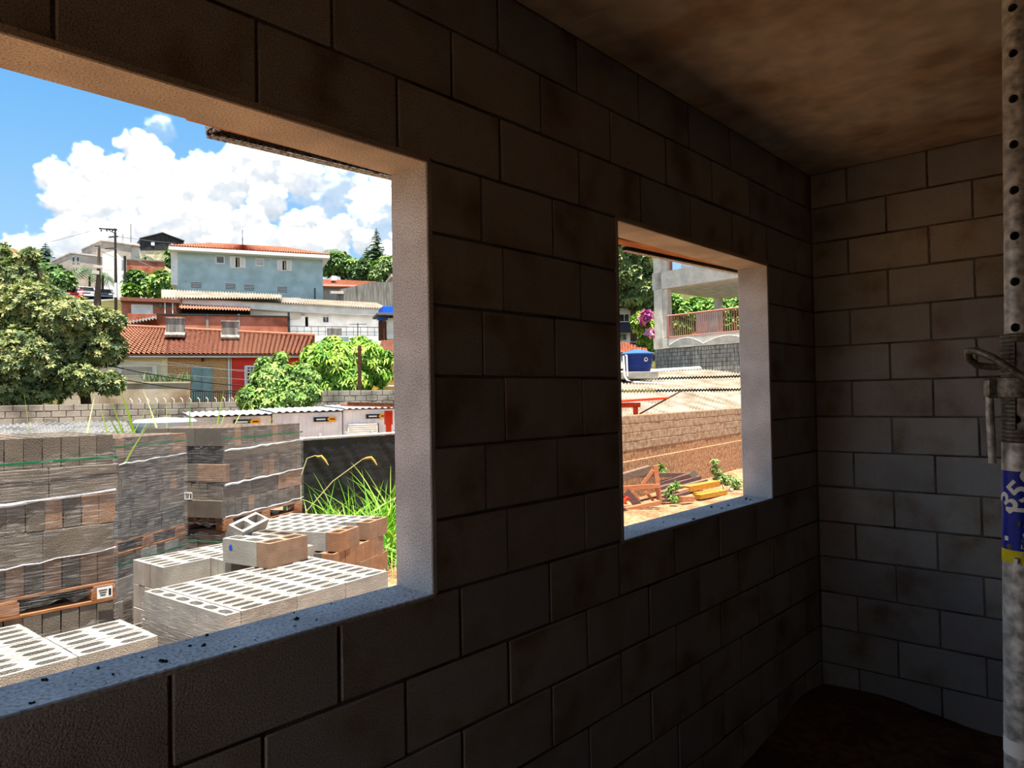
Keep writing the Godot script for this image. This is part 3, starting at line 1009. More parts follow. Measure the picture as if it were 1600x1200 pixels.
func ground_at(x: float, z: float) -> float:
	var d := Vector3(x - CAM.x, 0, z - CAM.z).dot(Vector3(CF.x, 0, CF.z).normalized())
	var y: float = HILL[HILL.size() - 1][1]
	for i in HILL.size() - 1:
		if d < HILL[i + 1][0]:
			y = lerpf(HILL[i][1], HILL[i + 1][1], clampf((d - HILL[i][0]) / (HILL[i + 1][0] - HILL[i][0]), 0, 1))
			break
	return y

func make_ground() -> void:
	var f := noise(0.35, FastNoiseLite.TYPE_SIMPLEX_SMOOTH, 4, 14)
	var rows := []
	for i in 88:
		var line := PackedVector3Array()
		for j in 96:
			var x := -18.0 + 0.5 * j
			var z := 9.44 - 0.4 * i
			line.append(Vector3(x, minf(SITE, ground_at(x, z)) + f.get_noise_2d(x, z) * 0.06, z))
		rows.append(line)
	var b := MB.new()
	b.grid(rows, Vector3.UP)
	struct("ground", b.mesh(), M.soil)
	rows = []
	for i in 90:
		var line := PackedVector3Array()
		for j in 90:
			var x := -90.0 + 4.0 * j
			var z := 60.0 - 4.0 * i
			var y := ground_at(x, z)
			line.append(Vector3(x, y - 0.14 + (f.get_noise_2d(x, z) * 0.5 if y > 1.3 else 0.0), z))
		rows.append(line)
	b = MB.new()
	b.grid(rows, Vector3.UP)
	struct("hillside", b.mesh(), M.hillside)

# ---------------------------------------------------------------- blocks on pallets
# hollow block seen from above: l along x, h up, w along z; n openings; r how round they are (0 square .. 1 oval)
func hollow(l: float, h: float, w: float, n: int, r: float) -> ArrayMesh:
	var key := "hollow%f%f%f%d%f" % [l, h, w, n, r]
	if mesh_cache.has(key): return mesh_cache[key]
	var b := MB.new()
	var cell := l / n
	var y := h / 2.0
	var hw := cell / 2.0
	var hd := w / 2.0
	var ha := hw - 0.020
	var hb := hd - (0.0165 if r > 0.5 else 0.024)
	var angs := []
	for k in 12: angs.append(TAU * k / 12.0 + 0.05)
	for s in [1, 3, 5, 7]:
		var q := atan2(hd, hw)
		angs.append(fposmod([q, PI - q, PI + q, TAU - q][int(s / 2)], TAU))
	angs.sort()
	for c in n:
		var o := Vector3(-l / 2.0 + cell * (c + 0.5), 0, 0)
		var outer := []
		var inner := []
		for a in angs:
			var d := Vector2(cos(a), sin(a))
			var t := minf(hw / maxf(absf(d.x), 1e-6), hd / maxf(absf(d.y), 1e-6))
			outer.append(o + Vector3(d.x * t, y, d.y * t))
			var e := 3.0 if r > 0.5 else 9.0
			var rr := pow(pow(absf(d.x / ha), e) + pow(absf(d.y / hb), e), -1.0 / e)
			if r > 0.5: rr *= 1.0
			inner.append(o + Vector3(d.x * rr, y, d.y * rr))
		for k in angs.size():
			var k2 := (k + 1) % angs.size()
			b.quad(outer[k], outer[k2], inner[k2], inner[k], Vector3.UP)
			var dn := Vector3(0, -h + 0.02, 0)
			var low1: Vector3 = o + (inner[k] - o) * Vector3(0.93, 1, 0.93) + dn
			var low2: Vector3 = o + (inner[k2] - o) * Vector3(0.93, 1, 0.93) + dn
			b.quad(inner[k], inner[k2], low2, low1, o - inner[k])
			b.flat(o + Vector3(0, y, 0) + dn, low1, low2, Vector3.UP)
	for s in [-1.0, 1.0]:
		b.quad(Vector3(-l / 2, -y, s * hd), Vector3(l / 2, -y, s * hd), Vector3(l / 2, y, s * hd), Vector3(-l / 2, y, s * hd), Vector3(0, 0, s))
		b.quad(Vector3(s * l / 2, -y, -hd), Vector3(s * l / 2, -y, hd), Vector3(s * l / 2, y, hd), Vector3(s * l / 2, y, -hd), Vector3(s, 0, 0))
	b.quad(Vector3(-l / 2, -y, -hd), Vector3(l / 2, -y, -hd), Vector3(l / 2, -y, hd), Vector3(-l / 2, -y, hd), Vector3.DOWN)
	mesh_cache[key] = b.mesh()
	return mesh_cache[key]

# pallet whose front left bottom corner is the origin of its parent; the front is z = 0, the back z = -d
func pallet(parent: Node3D, w: float, d: float) -> void:
	var p := group_part("pallet", parent)
	for k in 3:
		box_part("bottom_board", Vector3(w / 2.0, 0.011, -0.05 - (d - 0.1) * k / 2.0), Vector3(w, 0.02, 0.1), M.pallet_wood, p, 0.002)
		for i in 3:
			box_part("spacer", Vector3(0.07 + (w - 0.14) * i / 2.0, 0.058, -0.05 - (d - 0.1) * k / 2.0), Vector3(0.14, 0.072, 0.1), M.pallet_wood, p, 0.002)
		box_part("bearer", Vector3(0.07 + (w - 0.14) * k / 2.0, 0.102, -d / 2.0), Vector3(0.12, 0.016, d), M.pallet_wood, p, 0.002)
	for k in 6:
		box_part("top_board", Vector3(w / 2.0, 0.12, -0.06 - (d - 0.12) * k / 5.0), Vector3(w, 0.018, 0.11), M.pallet_wood, p, 0.002)

# courses of 9 x 19 x 39 blocks on a pallet; skip(c, i, k) leaves a block out
func lay_blocks(root: Node3D, w: float, d: float, courses: int, open_top: bool, mats: Array, shift := 0.012, skip = null) -> void:
	for c in courses:
		var header := c % 2 == 0
		if open_top and c == courses - 1: header = false
		var nx := maxi(1, roundi(w / (0.1 if header else 0.4)))
		var nz := maxi(1, roundi(d / (0.4 if header else 0.1)))
		var sx := w / nx
		var sz := d / nz
		var off := rnd(-shift, shift)
		var offz := rnd(-shift, shift) * 0.6
		for i in nx:
			for k in nz:
				var edge := i == 0 or i == nx - 1 or k == 0 or k == nz - 1 or c == courses - 1
				if not edge or (skip != null and skip.call(c, i, k)): continue
				var p := Vector3(sx * (i + 0.5) + off + rnd(-0.002, 0.002), 0.13 + 0.19 * (c + 0.5), -sz * (k + 0.5) + offz + rnd(-0.003, 0.003))
				var m: Material = M[mats[rng.randi_range(0, mats.size() - 1)]]
				var turn := yaw(rnd(-0.012, 0.012))
				if open_top and c == courses - 1:
					part("block", hollow(snappedf(sx - 0.006, 0.001), 0.188, snappedf(sz - 0.006, 0.001), 2, 1.0), m, root, Transform3D(turn, p))
				elif c == courses - 1 and header:
					part("block", hollow(snappedf(sz - 0.006, 0.001), 0.188, snappedf(sx - 0.006, 0.001), 2, 1.0), m, root, Transform3D(turn * yaw(PI / 2.0), p))
				else:
					box_part("block", p, Vector3(snappedf(sx - 0.004, 0.001), 0.187, snappedf(sz - 0.004, 0.001)), m, root, 0.004, turn)

# stretch film round a load, wrinkled, from y0 to y1
func film_wrap(root: Node3D, w: float, d: float, y0: float, y1: float, sides := [0, 1, 2, 3], sd := 1) -> void:
	var f := noise(5.0, FastNoiseLite.TYPE_SIMPLEX_SMOOTH, 3, sd)
	var b := MB.new()
	var cs := [Vector3(0, 0, 0), Vector3(w, 0, 0), Vector3(w, 0, -d), Vector3(0, 0, -d)]
	var outs := [Vector3(0, 0, 1), Vector3(1, 0, 0), Vector3(0, 0, -1), Vector3(-1, 0, 0)]
	for s in sides:
		var a: Vector3 = cs[s]
		var e: Vector3 = cs[(s + 1) % 4]
		var out: Vector3 = outs[s]
		var side: Vector3 = (e - a).normalized()
		var rows := []
		var ny := int((y1 - y0) / 0.03) + 2
		for i in ny:
			var y := lerpf(y0, y1, i / float(ny - 1))
			var line := PackedVector3Array()
			for j in 25:
				var t := j / 24.0
				var k := f.get_noise_3d(t * 1.2 + s * 7.0, y * 6.0 + t * 1.0, 0.5)
				var edge := 1.0 if (i == 0 or i == ny - 1) else 0.0
				line.append(a.lerp(e, t) - side * 0.010 * (1.0 - 2.0 * t) + out * (0.014 + k * 0.010) + Vector3(0, y + edge * f.get_noise_2d(t * 1.5, s) * 0.05, 0))
			rows.append(line)
		b.grid(rows, out)
	var o := part("stretch_wrap", b.mesh(), M.film, root)
	tag(o, "clear wrinkled stretch film")

# a gathered fold of film across the front, and a green strap
func fold(root: Node3D, w: float, y0: float, y1: float, z := 0.016, r := 0.013) -> void:
	var b := MB.new()
	var pts := []
	var rads := []
	for k in 15:
		var t := k / 14.0
		pts.append(Vector3(w * t, lerpf(y0, y1, t) + rnd(-0.008, 0.008), z + rnd(-0.004, 0.004)))
		rads.append(r * rnd(0.4, 1.3) * (0.35 + 0.65 * sin(PI * clampf(t + 0.15, 0.1, 0.95))))
	b.tube(pts, rads, 7)
	part("film_fold", b.mesh(), M.film_fold, root)

func strap(root: Node3D, w: float, d: float, y: float) -> void:
	var b := MB.new()
	b.bev(Vector3(w / 2.0, y, 0.012), Vector3(w + 0.02, 0.014, 0.002), 0.0005, Basis(Vector3.BACK, 0.01))
	b.bev(Vector3(-0.011, y, -d / 2.0), Vector3(0.002, 0.014, d + 0.02), 0.0005)
	b.bev(Vector3(w + 0.011, y, -d / 2.0), Vector3(0.002, 0.014, d + 0.02), 0.0005)
	part("strap", b.mesh(), M.strap_green, root)

func tag_label(root: Node3D, p: Vector3, w: float, h: float, turn := 0.0) -> void:
	var o := box_part("paper_label", p, Vector3(w, h, 0.002), M.paper, root, 0.0004, yaw(turn))
	for k in 3:
		box_part("print_line", Vector3(-w * 0.12, h * (0.25 - 0.22 * k), 0.0015), Vector3(w * (0.55 - 0.1 * k), h * 0.09, 0.001), M.ink, o, 0.0002)
	box_part("print_block", Vector3(w * 0.33, 0, 0.0015), Vector3(w * 0.16, h * 0.6, 0.001), M.ink, o, 0.0002)

func stand(a: Vector3, b: Vector3, y: float) -> Transform3D:
	var x := Vector3(b.x - a.x, 0, b.z - a.z).normalized()
	return Transform3D(Basis(x, Vector3.UP, x.cross(Vector3.UP)), Vector3(a.x, y, a.z))

func make_stacks() -> void:
	var fm := M.film.duplicate() as StandardMaterial3D
	fm.albedo_color = Color(0.80, 0.82, 0.86, 0.6)
	fm.albedo_texture = null
	fm.roughness = 0.35
	M.film_fold = fm
	var grey := ["block0", "block1", "block2", "block3"]
	var dusty := ["block1", "block3", "block1", "block3", "block1", "red_dust_block0"]
	var where: Transform3D
	var t: Node3D
	# -- tall pair of pallets at the left edge
	var a1 := Vector3(0.52, 0, -3.64)
	var b1 := Vector3(1.70, 0, -3.62)
	for lv in 2:
		where = stand(a1, b1, SITE + 1.08 * lv)
		t = thing("block_pallet", ["lower wrapped pallet of blocks under the tall stack at the left edge", "upper wrapped pallet of grey blocks, nearest tall stack at the left edge"][lv], "pallet of blocks", where, "wrapped pallets of concrete blocks")
		pallet(t, 1.2, 1.0)
		lay_blocks(t, 1.2, 1.0, 5, false, dusty, 0.03)
		film_wrap(t, 1.2, 1.0, 0.05 if lv else 0.02, 0.96, [0, 1, 2, 3], 3 + lv)
		strap(t, 1.2, 1.0, 0.93)
		if lv:
			fold(t, 1.2, 0.66, 0.72)
			fold(t, 1.2, 0.29, 0.34, 0.016, 0.009)
			tag_label(t, Vector3(1.13, 0.065, 0.02), 0.09, 0.07)
		else:
			fold(t, 1.2, 0.58, 0.62, 0.016, 0.009)
	# -- second stack, turned a little
	var a2 := at_height(180, 870, 0.46)
	var b2 := at_height(290, 838, 0.46)
	var w2 := Vector2(b2.x - a2.x, b2.z - a2.z).length()
	a2 = b2 - (b2 - a2).normalized() * 1.0
	for lv in 2:
		where = stand(a2, b2, SITE + 1.08 * lv)
		if lv: where.basis.y *= 0.92
		t = thing("block_pallet", ["lower wrapped pallet between the left edge stack and the loose blocks", "upper wrapped pallet in the middle, covered with diagonal streaks of film"][lv], "pallet of blocks", where, "wrapped pallets of concrete blocks")
		pallet(t, 1.0, 1.0)
		lay_blocks(t, 1.0, 1.0, 5, false, dusty if lv else grey, 0.02)
		film_wrap(t, 1.0, 1.0, 0.02, 1.06, [0, 1, 2, 3], 13 + lv)
		film_wrap(t, 1.01, 1.01, 0.02, 1.0, [0], 23 + lv)
		strap(t, 1.0, 1.0, 1.0)
		if lv: fold(t, 1.0, 0.83, 0.87, 0.016, 0.008)
	# -- third stack
	var a3 := at_height(350, 830, 0.46)
	var b3 := at_height(478, 797, 0.46)
	for lv in 2:
		where = stand(a3, b3, SITE + 1.08 * lv)
		if lv: where.basis.y *= 0.95
		t = thing("block_pallet", ["lower wrapped pallet under the tall stack beside the grass", "upper wrapped pallet with white paper labels, tall stack beside the grass"][lv], "pallet of blocks", where, "wrapped pallets of concrete blocks")
		pallet(t, 1.3, 1.0)
		lay_blocks(t, 1.3, 1.0, 5, false, dusty, 0.03)
		film_wrap(t, 1.3, 1.0, 0.06, 1.05, [0, 1, 2, 3], 33 + lv)
		strap(t, 1.3, 1.0, 0.97)
		if lv:
			fold(t, 1.3, 0.84, 0.88)
			fold(t, 1.3, 0.48, 0.53)
			fold(t, 1.3, 0.14, 0.17, 0.016, 0.009)
			tag_label(t, Vector3(-0.022, 0.52, -0.58), 0.13, 0.07, -PI / 2.0)
			tag_label(t, Vector3(-0.022, 0.36, -0.42), 0.10, 0.08, -PI / 2.0)
	# -- open pallet under the window, left
	where = stand(Vector3(0.41, 0, -2.58), Vector3(1.61, 0, -2.64), SITE)
	t = thing("block_pallet", "opened pallet of hollow blocks just below the left opening's sill", "pallet of blocks", where, "opened pallets of hollow blocks")
	pallet(t, 1.2, 0.9)
	lay_blocks(t, 1.2, 0.9, 5, true, ["block2", "block0"], 0.0, func(c, i, k): return c == 4 and i == 2 and k > 4)
	film_wrap(t, 1.2, 0.9, 0.02, 0.98, [0, 1, 2, 3], 43)
	# -- open pallet under the window, right
	where = stand(Vector3(2.02, 0, -2.70), Vector3(3.36, 0, -2.83), SITE)
	t = thing("block_pallet", "opened film-clad pallet of hollow blocks in front of the loose blocks", "pallet of blocks", where, "opened pallets of hollow blocks")
	pallet(t, 1.32, 1.0)
	var inner := group_part("stretcher_rows", t, Transform3D(Basis(), Vector3(0.105, 0, 0)))
	lay_blocks(inner, 1.215, 1.0, 5, true, ["block2", "block0", "block2"], 0.0)
	for c in 5:
		for k in 3:
			if c < 4: box_part("block", Vector3(0.05, 0.13 + 0.19 * (c + 0.5), -0.2 - 0.4 * k * 0.83), Vector3(0.096, 0.187, 0.328), M.block0, t)
			else: part("block", hollow(0.328, 0.188, 0.096, 2, 1.0), M.block2, t, Transform3D(yaw(PI / 2.0), Vector3(0.05, 0.13 + 0.19 * 4.5, -0.168 - 0.333 * k)))
	film_wrap(t, 1.32, 1.0, 0.02, 1.06, [0, 1, 2, 3], 53)
	film_wrap(t, 1.32, 1.01, 0.3, 1.04, [3], 57)
	# -- dusty pallet behind it, half taken down
	where = stand(Vector3(2.32, 0, -4.02), Vector3(3.5, 0, -4.12), SITE)
	t = thing("block_pallet", "half emptied dusty pallet behind the film-clad open pallet", "pallet of blocks", where, "opened pallets of hollow blocks")
	pallet(t, 1.2, 0.8)
	lay_blocks(t, 1.2, 0.8, 5, true, ["block2", "block0", "block2"], 0.0, func(c, i, k): return c == 4 and i == 0 and k < 3)
	# blocks standing in a ragged column at its left end
	for q in [[0.0, 0.0, 0.02], [0.01, 1.0, 0.06], [-0.01, 2.0, -0.05], [0.0, 3.0, 0.03]]:
		loose(["lowest", "second lowest", "second highest", "topmost"][int(q[1])] + " hollow block of the ragged column left of the dusty pallet", "blocks in the ragged column", Transform3D(yaw(0.1 + q[2]), Vector3(2.1 + q[0], SITE + 0.005 + 0.095 + 0.191 * q[1], -4.0 + q[0])), 0.39, 0.14, "block1")
	# -- blocks set down on top
	var ga := at_height(421, 889, 0.463)
	var bs := yaw(0.215)
	var top := 0.463
	var gt := Transform3D(bs, Vector3(ga.x, top + 0.095, ga.z))
	loose("hollow concrete block, front one of the small group set on the pallets", "", gt * Transform3D(Basis(), Vector3(0.197, 0, -0.07)), 0.39, 0.14, "red_dust_block0")
	var spray := loose("hollow concrete block with a blue spray dot on its end", "", gt * Transform3D(yaw(PI / 2.0), Vector3(0.07, 0, -0.34)), 0.39, 0.14, "block2")
	var disc := MB.new()
	for k in 18:
		var r0 := rnd(0.016, 0.028)
		var r1 := rnd(0.016, 0.028)
		disc.flat(Vector3(0, 0, 0), Vector3(cos(TAU * k / 18.0) * r0, sin(TAU * k / 18.0) * r0, 0), Vector3(cos(TAU * (k + 1) / 18.0) * r1, sin(TAU * (k + 1) / 18.0) * r1, 0), Vector3.BACK)
	part("spray_dot", disc.mesh(), M.blue_spray, spray, Transform3D(yaw(PI), Vector3(0.10, 0.03, -0.0712)))
	for k in 2:
		loose(["hollow concrete block in the middle of the small group", "hollow concrete block at the right of the small group"][k], "", gt * Transform3D(yaw(PI / 2.0), Vector3(0.217 + 0.146 * k, 0, -0.34)), 0.39, 0.14, "block%d" % k)
	loose("hollow concrete block tilted against the small group", "", gt * Transform3D(yaw(0.35) * Basis(Vector3.RIGHT, 0.42) * Basis(Vector3.BACK, 0.12), Vector3(0.30, 0.09, -0.62)), 0.39, 0.14, "block2")
	# -- heap of half blocks by the grass
	var fb := at_height(530, 834, 0.47)
	var fl := at_height(582, 816, 0.47)
	where = stand(fb, fl, SITE)
	for c in 6:
		for i in 5:
			for k in 9:
				if not (c == 5 or k == 0 or i == 0): continue
				if c == 5 and i == 2 and k < 2: continue
				var jog := 0.0 if c % 2 == 1 else 0.085
				var p := Vector3(0.195 * (i + 0.5) - jog + rnd(-0.004, 0.004), 0.094 + 0.182 * c, -0.146 * (k + 0.5) + rnd(-0.004, 0.004))
				loose("half concrete block with one square opening in the heap by the grass", "half blocks in the heap by the grass", where * Transform3D(yaw(rnd(-0.02, 0.02)), p), 0.19, 0.14, "red_dust_block%d" % rng.randi_range(0, 1) if k == 0 else "block%d" % (2 if c == 5 else rng.randi_range(0, 2)), 0.179)

func loose(label: String, group: String, where: Transform3D, l: float, w: float, m: String, h := 0.19) -> MeshInstance3D:
	return one("concrete_block", hollow(l, h, w, 2 if l > 0.3 else 1, 0.0), M[m], label, "block", where, group)

# ---------------------------------------------------------------- yard: fence, cabins, walls
func corrugated(a: Vector3, b: Vector3, c: Vector3, d: Vector3, waves: int, amp: float, along_steps := 2, ragged := 0.0) -> ArrayMesh:
	# a-b front edge, d-c back edge; the waves run from front to back
	var m := MB.new()
	var up := (b - a).cross(d - a).normalized()
	if up.y < 0: up = -up
	var rows := []
	var n := waves * 6
	for i in along_steps + 1:
		var t := i / float(along_steps)
		var line := PackedVector3Array()
		for j in n + 1:
			var s := j / float(n)
			var p := a.lerp(b, s).lerp(d.lerp(c, s), t)
			line.append(p + up * amp * cos(TAU * s * waves) + up * (rnd(-ragged, ragged) if ragged > 0 else 0.0))
		rows.append(line)
	m.grid(rows, up)
	var low := []
	for r in rows:
		var line := PackedVector3Array()
		for p in r: line.append(p - up * 0.008)
		low.append(line)
	m.grid(low, -up)
	for j in n:
		m.quad(rows[0][j], rows[0][j + 1], low[0][j + 1], low[0][j], a - d)
	return m.mesh()

func block_wall(called: String, label: String, a: Vector3, b: Vector3, base: float, top: float, courses: int, m: Material, joint: Material, bl := 0.4, group := "") -> Node3D:
	var t := facade(called, label, "wall", a, b, base, group)
	var l := Vector2(b.x - a.x, b.z - a.z).length()
	box_part("core", Vector3(l / 2.0, (top - base) / 2.0, -0.075), Vector3(l, top - base, 0.13), joint, t, 0.003)
	for c in courses:
		var y := top - base - 0.2 * (c + 0.5)
		var x := 0.0
		var first := c % 2 == 0
		while x < l - 0.05:
			var len_ := minf(bl * (0.5 if first else 1.0), l - x)
			first = false
			box_part("block", Vector3(x + len_ / 2.0, y, -0.075 + rnd(-0.004, 0.004)), Vector3(snappedf(len_ - 0.02, 0.01), 0.182, 0.15), m, t, 0.008)
			x += len_
	return t

func make_yard() -> void:
	# black sheet fence
	var fa := at(440, 690, 10.7)
	var fb := at(660, 690, 12.9)
	var fc := facade("sheet_fence", "black plastic sheet fence behind the grass", "fence", fa, fb, SITE)
	var l := Vector2(fb.x - fa.x, fb.z - fa.z).length()
	var f := noise(1.0, FastNoiseLite.TYPE_SIMPLEX_SMOOTH, 3, 21)
	var rows := []
	for i in 25:
		var line := PackedVector3Array()
		for j in 90:
			var x := l * j / 89.0
			var y := 1.76 * i / 24.0
			var k := f.get_noise_2d((x + y * 0.55) * 4.0, y * 0.5) * 0.05 + f.get_noise_2d((x + y * 0.8) * 11.0, y) * 0.018
			line.append(Vector3(x, y, k * (1.0 - 0.6 * i / 24.0)))
		rows.append(line)
	var b := MB.new()
	b.grid(rows, Vector3.BACK)
	part("sheet", b.mesh(), M.black_sheet, fc)
	tube_part("rail", [Vector3(0, 1.785, 0), Vector3(l, 1.785, 0)], 0.022, M.white_sheet, fc)
	for k in 6:
		tube_part("post", [Vector3(0.2 + k * l / 5.5, 0, -0.06), Vector3(0.2 + k * l / 5.5, 1.85, -0.06)], 0.03, M.white_sheet, fc)
	# three site cabins in a row
	var ca := at(290, 640, 17.0)
	var cb := at(680, 640, 20.0)
	var row := Node3D.new()
	row.transform = stand(ca, cb, SITE)
	var bounds := [[296, 425, 0], [425, 536, 1], [536, 690, 2]]
	for q in bounds:
		var x0 := loc(row, q[0], 660).x
		var x1 := loc(row, q[1], 660).x
		var w := x1 - x0
		var t := thing("site_cabin", ["cream site cabin with a long shutter and a sign, half hidden by the stacks", "white ribbed site cabin in the middle with a dark and orange sign", "white ribbed site cabin with a louvre window beside the red post"][q[2]], "site cabin", row.transform * Transform3D(Basis(), Vector3(x0, 0, 0)), "site cabins behind the stacks")
		var top: float = 2.03 + 0.05 * q[2]
		box_part("wall", Vector3(w / 2.0, top / 2.0, -1.2), Vector3(w - 0.03, top, 2.38), M.cabin_cream if q[2] == 0 else M.cabin, t, 0.02)
		var n := int(w / 0.19)
		for k in n:
			box_part("rib", Vector3(0.08 + (w - 0.16) * k / (n - 1.0), top / 2.0 - 0.02, 0.0), Vector3(0.05, top - 0.1, 0.03), M.cabin_cream if q[2] == 0 else M.cabin, t, 0.01)
		var a := Vector3(-0.02, top + 0.03, 0.12)
		part("roof", corrugated(a, a + Vector3(w + 0.02, 0.02, 0), a + Vector3(w + 0.02, 0.09, -2.6), a + Vector3(0, 0.07, -2.6), int(w / 0.17), 0.018), M.white_sheet, t)
		var sr: Array = [[365.0, 652.0, 406.0, 660.0], [490.0, 648.5, 525.0, 655.5], [572.0, 643.5, 604.0, 651.0]][q[2]]
		var p0 := loc(row, sr[0], sr[1] + 3.0, 0.03) - Vector3(x0, 0, 0)
		var p1 := loc(row, sr[2], sr[3] + 3.0, 0.03) - Vector3(x0, 0, 0)
		sign_board(t, (p0 + p1) / 2.0, p1.x - p0.x)
		if q[2] == 2 or q[2] == 0:
			var lr: Array = [[305, 657, 350, 668], [], [543, 661, 590, 683]][q[2]]
			var l0 := loc(row, lr[0], lr[3], 0.03) - Vector3(x0, 0, 0)
			var l1 := loc(row, lr[2], lr[1], 0.03) - Vector3(x0, 0, 0)
			var lw := group_part("louvre_window", t, Transform3D(Basis(), Vector3((l0.x + l1.x) / 2.0, (l0.y + l1.y) / 2.0, 0.03)))
			var ww := l1.x - l0.x
			var hh := l1.y - l0.y
			box_part("frame", Vector3.ZERO, Vector3(ww, hh, 0.03), M.cabin, lw, 0.005)
			for k in 6:
				box_part("slat", Vector3(0, hh * (-0.40 + 0.16 * k), 0.025), Vector3(ww * 0.92, hh * 0.11, 0.02), M.cabin_cream, lw, 0.003, Basis(Vector3.RIGHT, 0.4))
		if q[2] == 2:
			fbox_local(t, "door_gap", loc(row, 590.5, 661, 0.03) - Vector3(x0, 0, 0), loc(row, 592, 684, 0.03) - Vector3(x0, 0, 0), M.iron)
	row.free()
	# white round tank at their left
	var tp := at_height(258, 655, 1.38)
	tp = at(258, 655, 13.5)
	var tank := thing("white_tank", "white round tank standing left of the site cabins", "tank", Transform3D(Basis(), Vector3(tp.x, SITE, tp.z)))
	b = MB.new()
	b.lathe(Vector3.ZERO, [Vector2(0.44, 0.0), Vector2(0.5, 0.4), Vector2(0.52, 1.96)], 28)
	part("body", b.mesh(), M.white_sheet, tank)
	b = MB.new()
	b.lathe(Vector3.ZERO, [Vector2(0.55, 1.94), Vector2(0.56, 2.02), Vector2(0.5, 2.07), Vector2(0.0, 2.11)], 28)
	part("lid", b.mesh(), M.white_sheet, tank)
	# shed roof at the far left
	var sa := at(-60, 694, 9.6)
	var sb := at(212, 684, 11.2)
	var sc := at(196, 657, 15.5)
	var sd := at(-60, 664, 13.5)
	var shed := thing("shed", "low shed with a weathered corrugated roof behind the left stacks", "shed", Transform3D(Basis(), Vector3(sa.x, SITE, sa.z)))
	var o := Vector3(sa.x, SITE, sa.z)
	part("roof", corrugated(sa - o, sb - o, sc - o, sd - o, 26, 0.016), M.fibre_grey, shed)
	b = MB.new()
	var dn := Vector3(0, 0.05, 0)
	for q in [[sa, sb], [sb, sc], [sc, sd], [sd, sa]]:
		var u: Vector3 = q[0] - o
		var v: Vector3 = q[1] - o
		var mid := (sa + sb + sc + sd) / 4.0 - o
		u += (mid - u) * 0.06; v += (mid - v) * 0.06
		b.quad(u - dn, v - dn, Vector3(v.x, 0, v.z), Vector3(u.x, 0, u.z), (u + v) / 2.0 - mid)
	part("wall", b.mesh(), M.old_wall, shed)
	# red post with a little roof
	var ra := at(607, 660, 15.5)
	var rt := thing("red_gate_post", "red post carrying a thin roof sheet next to the cabins", "post", Transform3D(yaw(-0.5), Vector3(ra.x, SITE, ra.z)))
	box_part("post", Vector3(0, 1.06, 0), Vector3(0.11, 2.12, 0.11), M.red_paint, rt)
	box_part("collar", Vector3(0, 1.98, 0), Vector3(0.16, 0.3, 0.16), M.red_paint, rt)
	part("roof_sheet", bevel_mesh(Vector3(2.6, 0.05, 1.5), 0.01), M.pink_wood, rt, Transform3D(Basis(Vector3.BACK, -0.04), Vector3(0.35, 2.22, 0)))
	box_part("roof_edge", Vector3(0.35, 2.26, 0.76), Vector3(2.6, 0.05, 0.03), M.rusty, rt, 0.004, Basis(Vector3.BACK, -0.04))
	# boundary walls of old blocks
	var wa := at(-120, 643, 21.0)
	var wb := at(375, 629, 24.5)
	var bw := block_wall("boundary_wall", "mossy grey block wall behind the shed and the white tank", wa, wb, SITE - 0.2, 1.78, 5, M.old_wall, M.old_wall_joint)
	for k in 13:
		var q := loc(bw, 206.0 + 13.2 * k, 629, -0.07)
		var y := 1.78 - SITE + 0.2
		tube_part("wire_prong", [Vector3(q.x, y - 0.02, q.z), Vector3(q.x, y + 0.09, q.z), Vector3(q.x - 0.06, y + 0.16, q.z)], 0.016, M.trim, bw, 5)
	var sh := facade("white_shack", "small white shack with a teal tarpaulin roof under the big tree", "shack", at(36, 630, 27.0), at(72, 630, 27.6), -0.3)
	fbox(sh, "wall", 38, 618, 69, 660, -1.5, 0.0, M.white_wall)
	var tarp := MB.new()
	tarp.prism([loc(sh, 37, 619, 0.2), loc(sh, 52, 608.5, 0.2), loc(sh, 67, 612, 0.2), loc(sh, 70, 619, 0.2)], Vector3(0, 0, -1.9))
	part("tarpaulin", tarp.mesh(), M.teal_dark, sh)
	var yp := at(26.5, 640, 25.0)
	var yg := thing("yellow_post", "short yellow post with a dark cap under the big tree", "post", Transform3D(Basis(), yp))
	tube_part("shaft", [Vector3(0, -0.3, 0), at(26.5, 615, 25.0) - yp], 0.06, M.yellow_wall, yg)
	tube_part("cap", [at(26.5, 616, 25.0) - yp, at(26.5, 611, 25.0) - yp], 0.075, M.iron, yg)
	var wc := at(372, 629, 24.4)
	var wd := at(700, 620, 27.5)
	block_wall("boundary_wall", "pale block wall behind the site cabins and the small tree", wc, wd, SITE - 0.2, 2.12, 5, M.old_wall, M.old_wall_joint)

func fbox_local(t: Node3D, called: String, p: Vector3, q: Vector3, m: Material) -> void:
	box_part(called, (p + q) / 2.0, Vector3(maxf(absf(q.x - p.x), 0.02), absf(q.y - p.y), 0.02), m, t, 0.002)

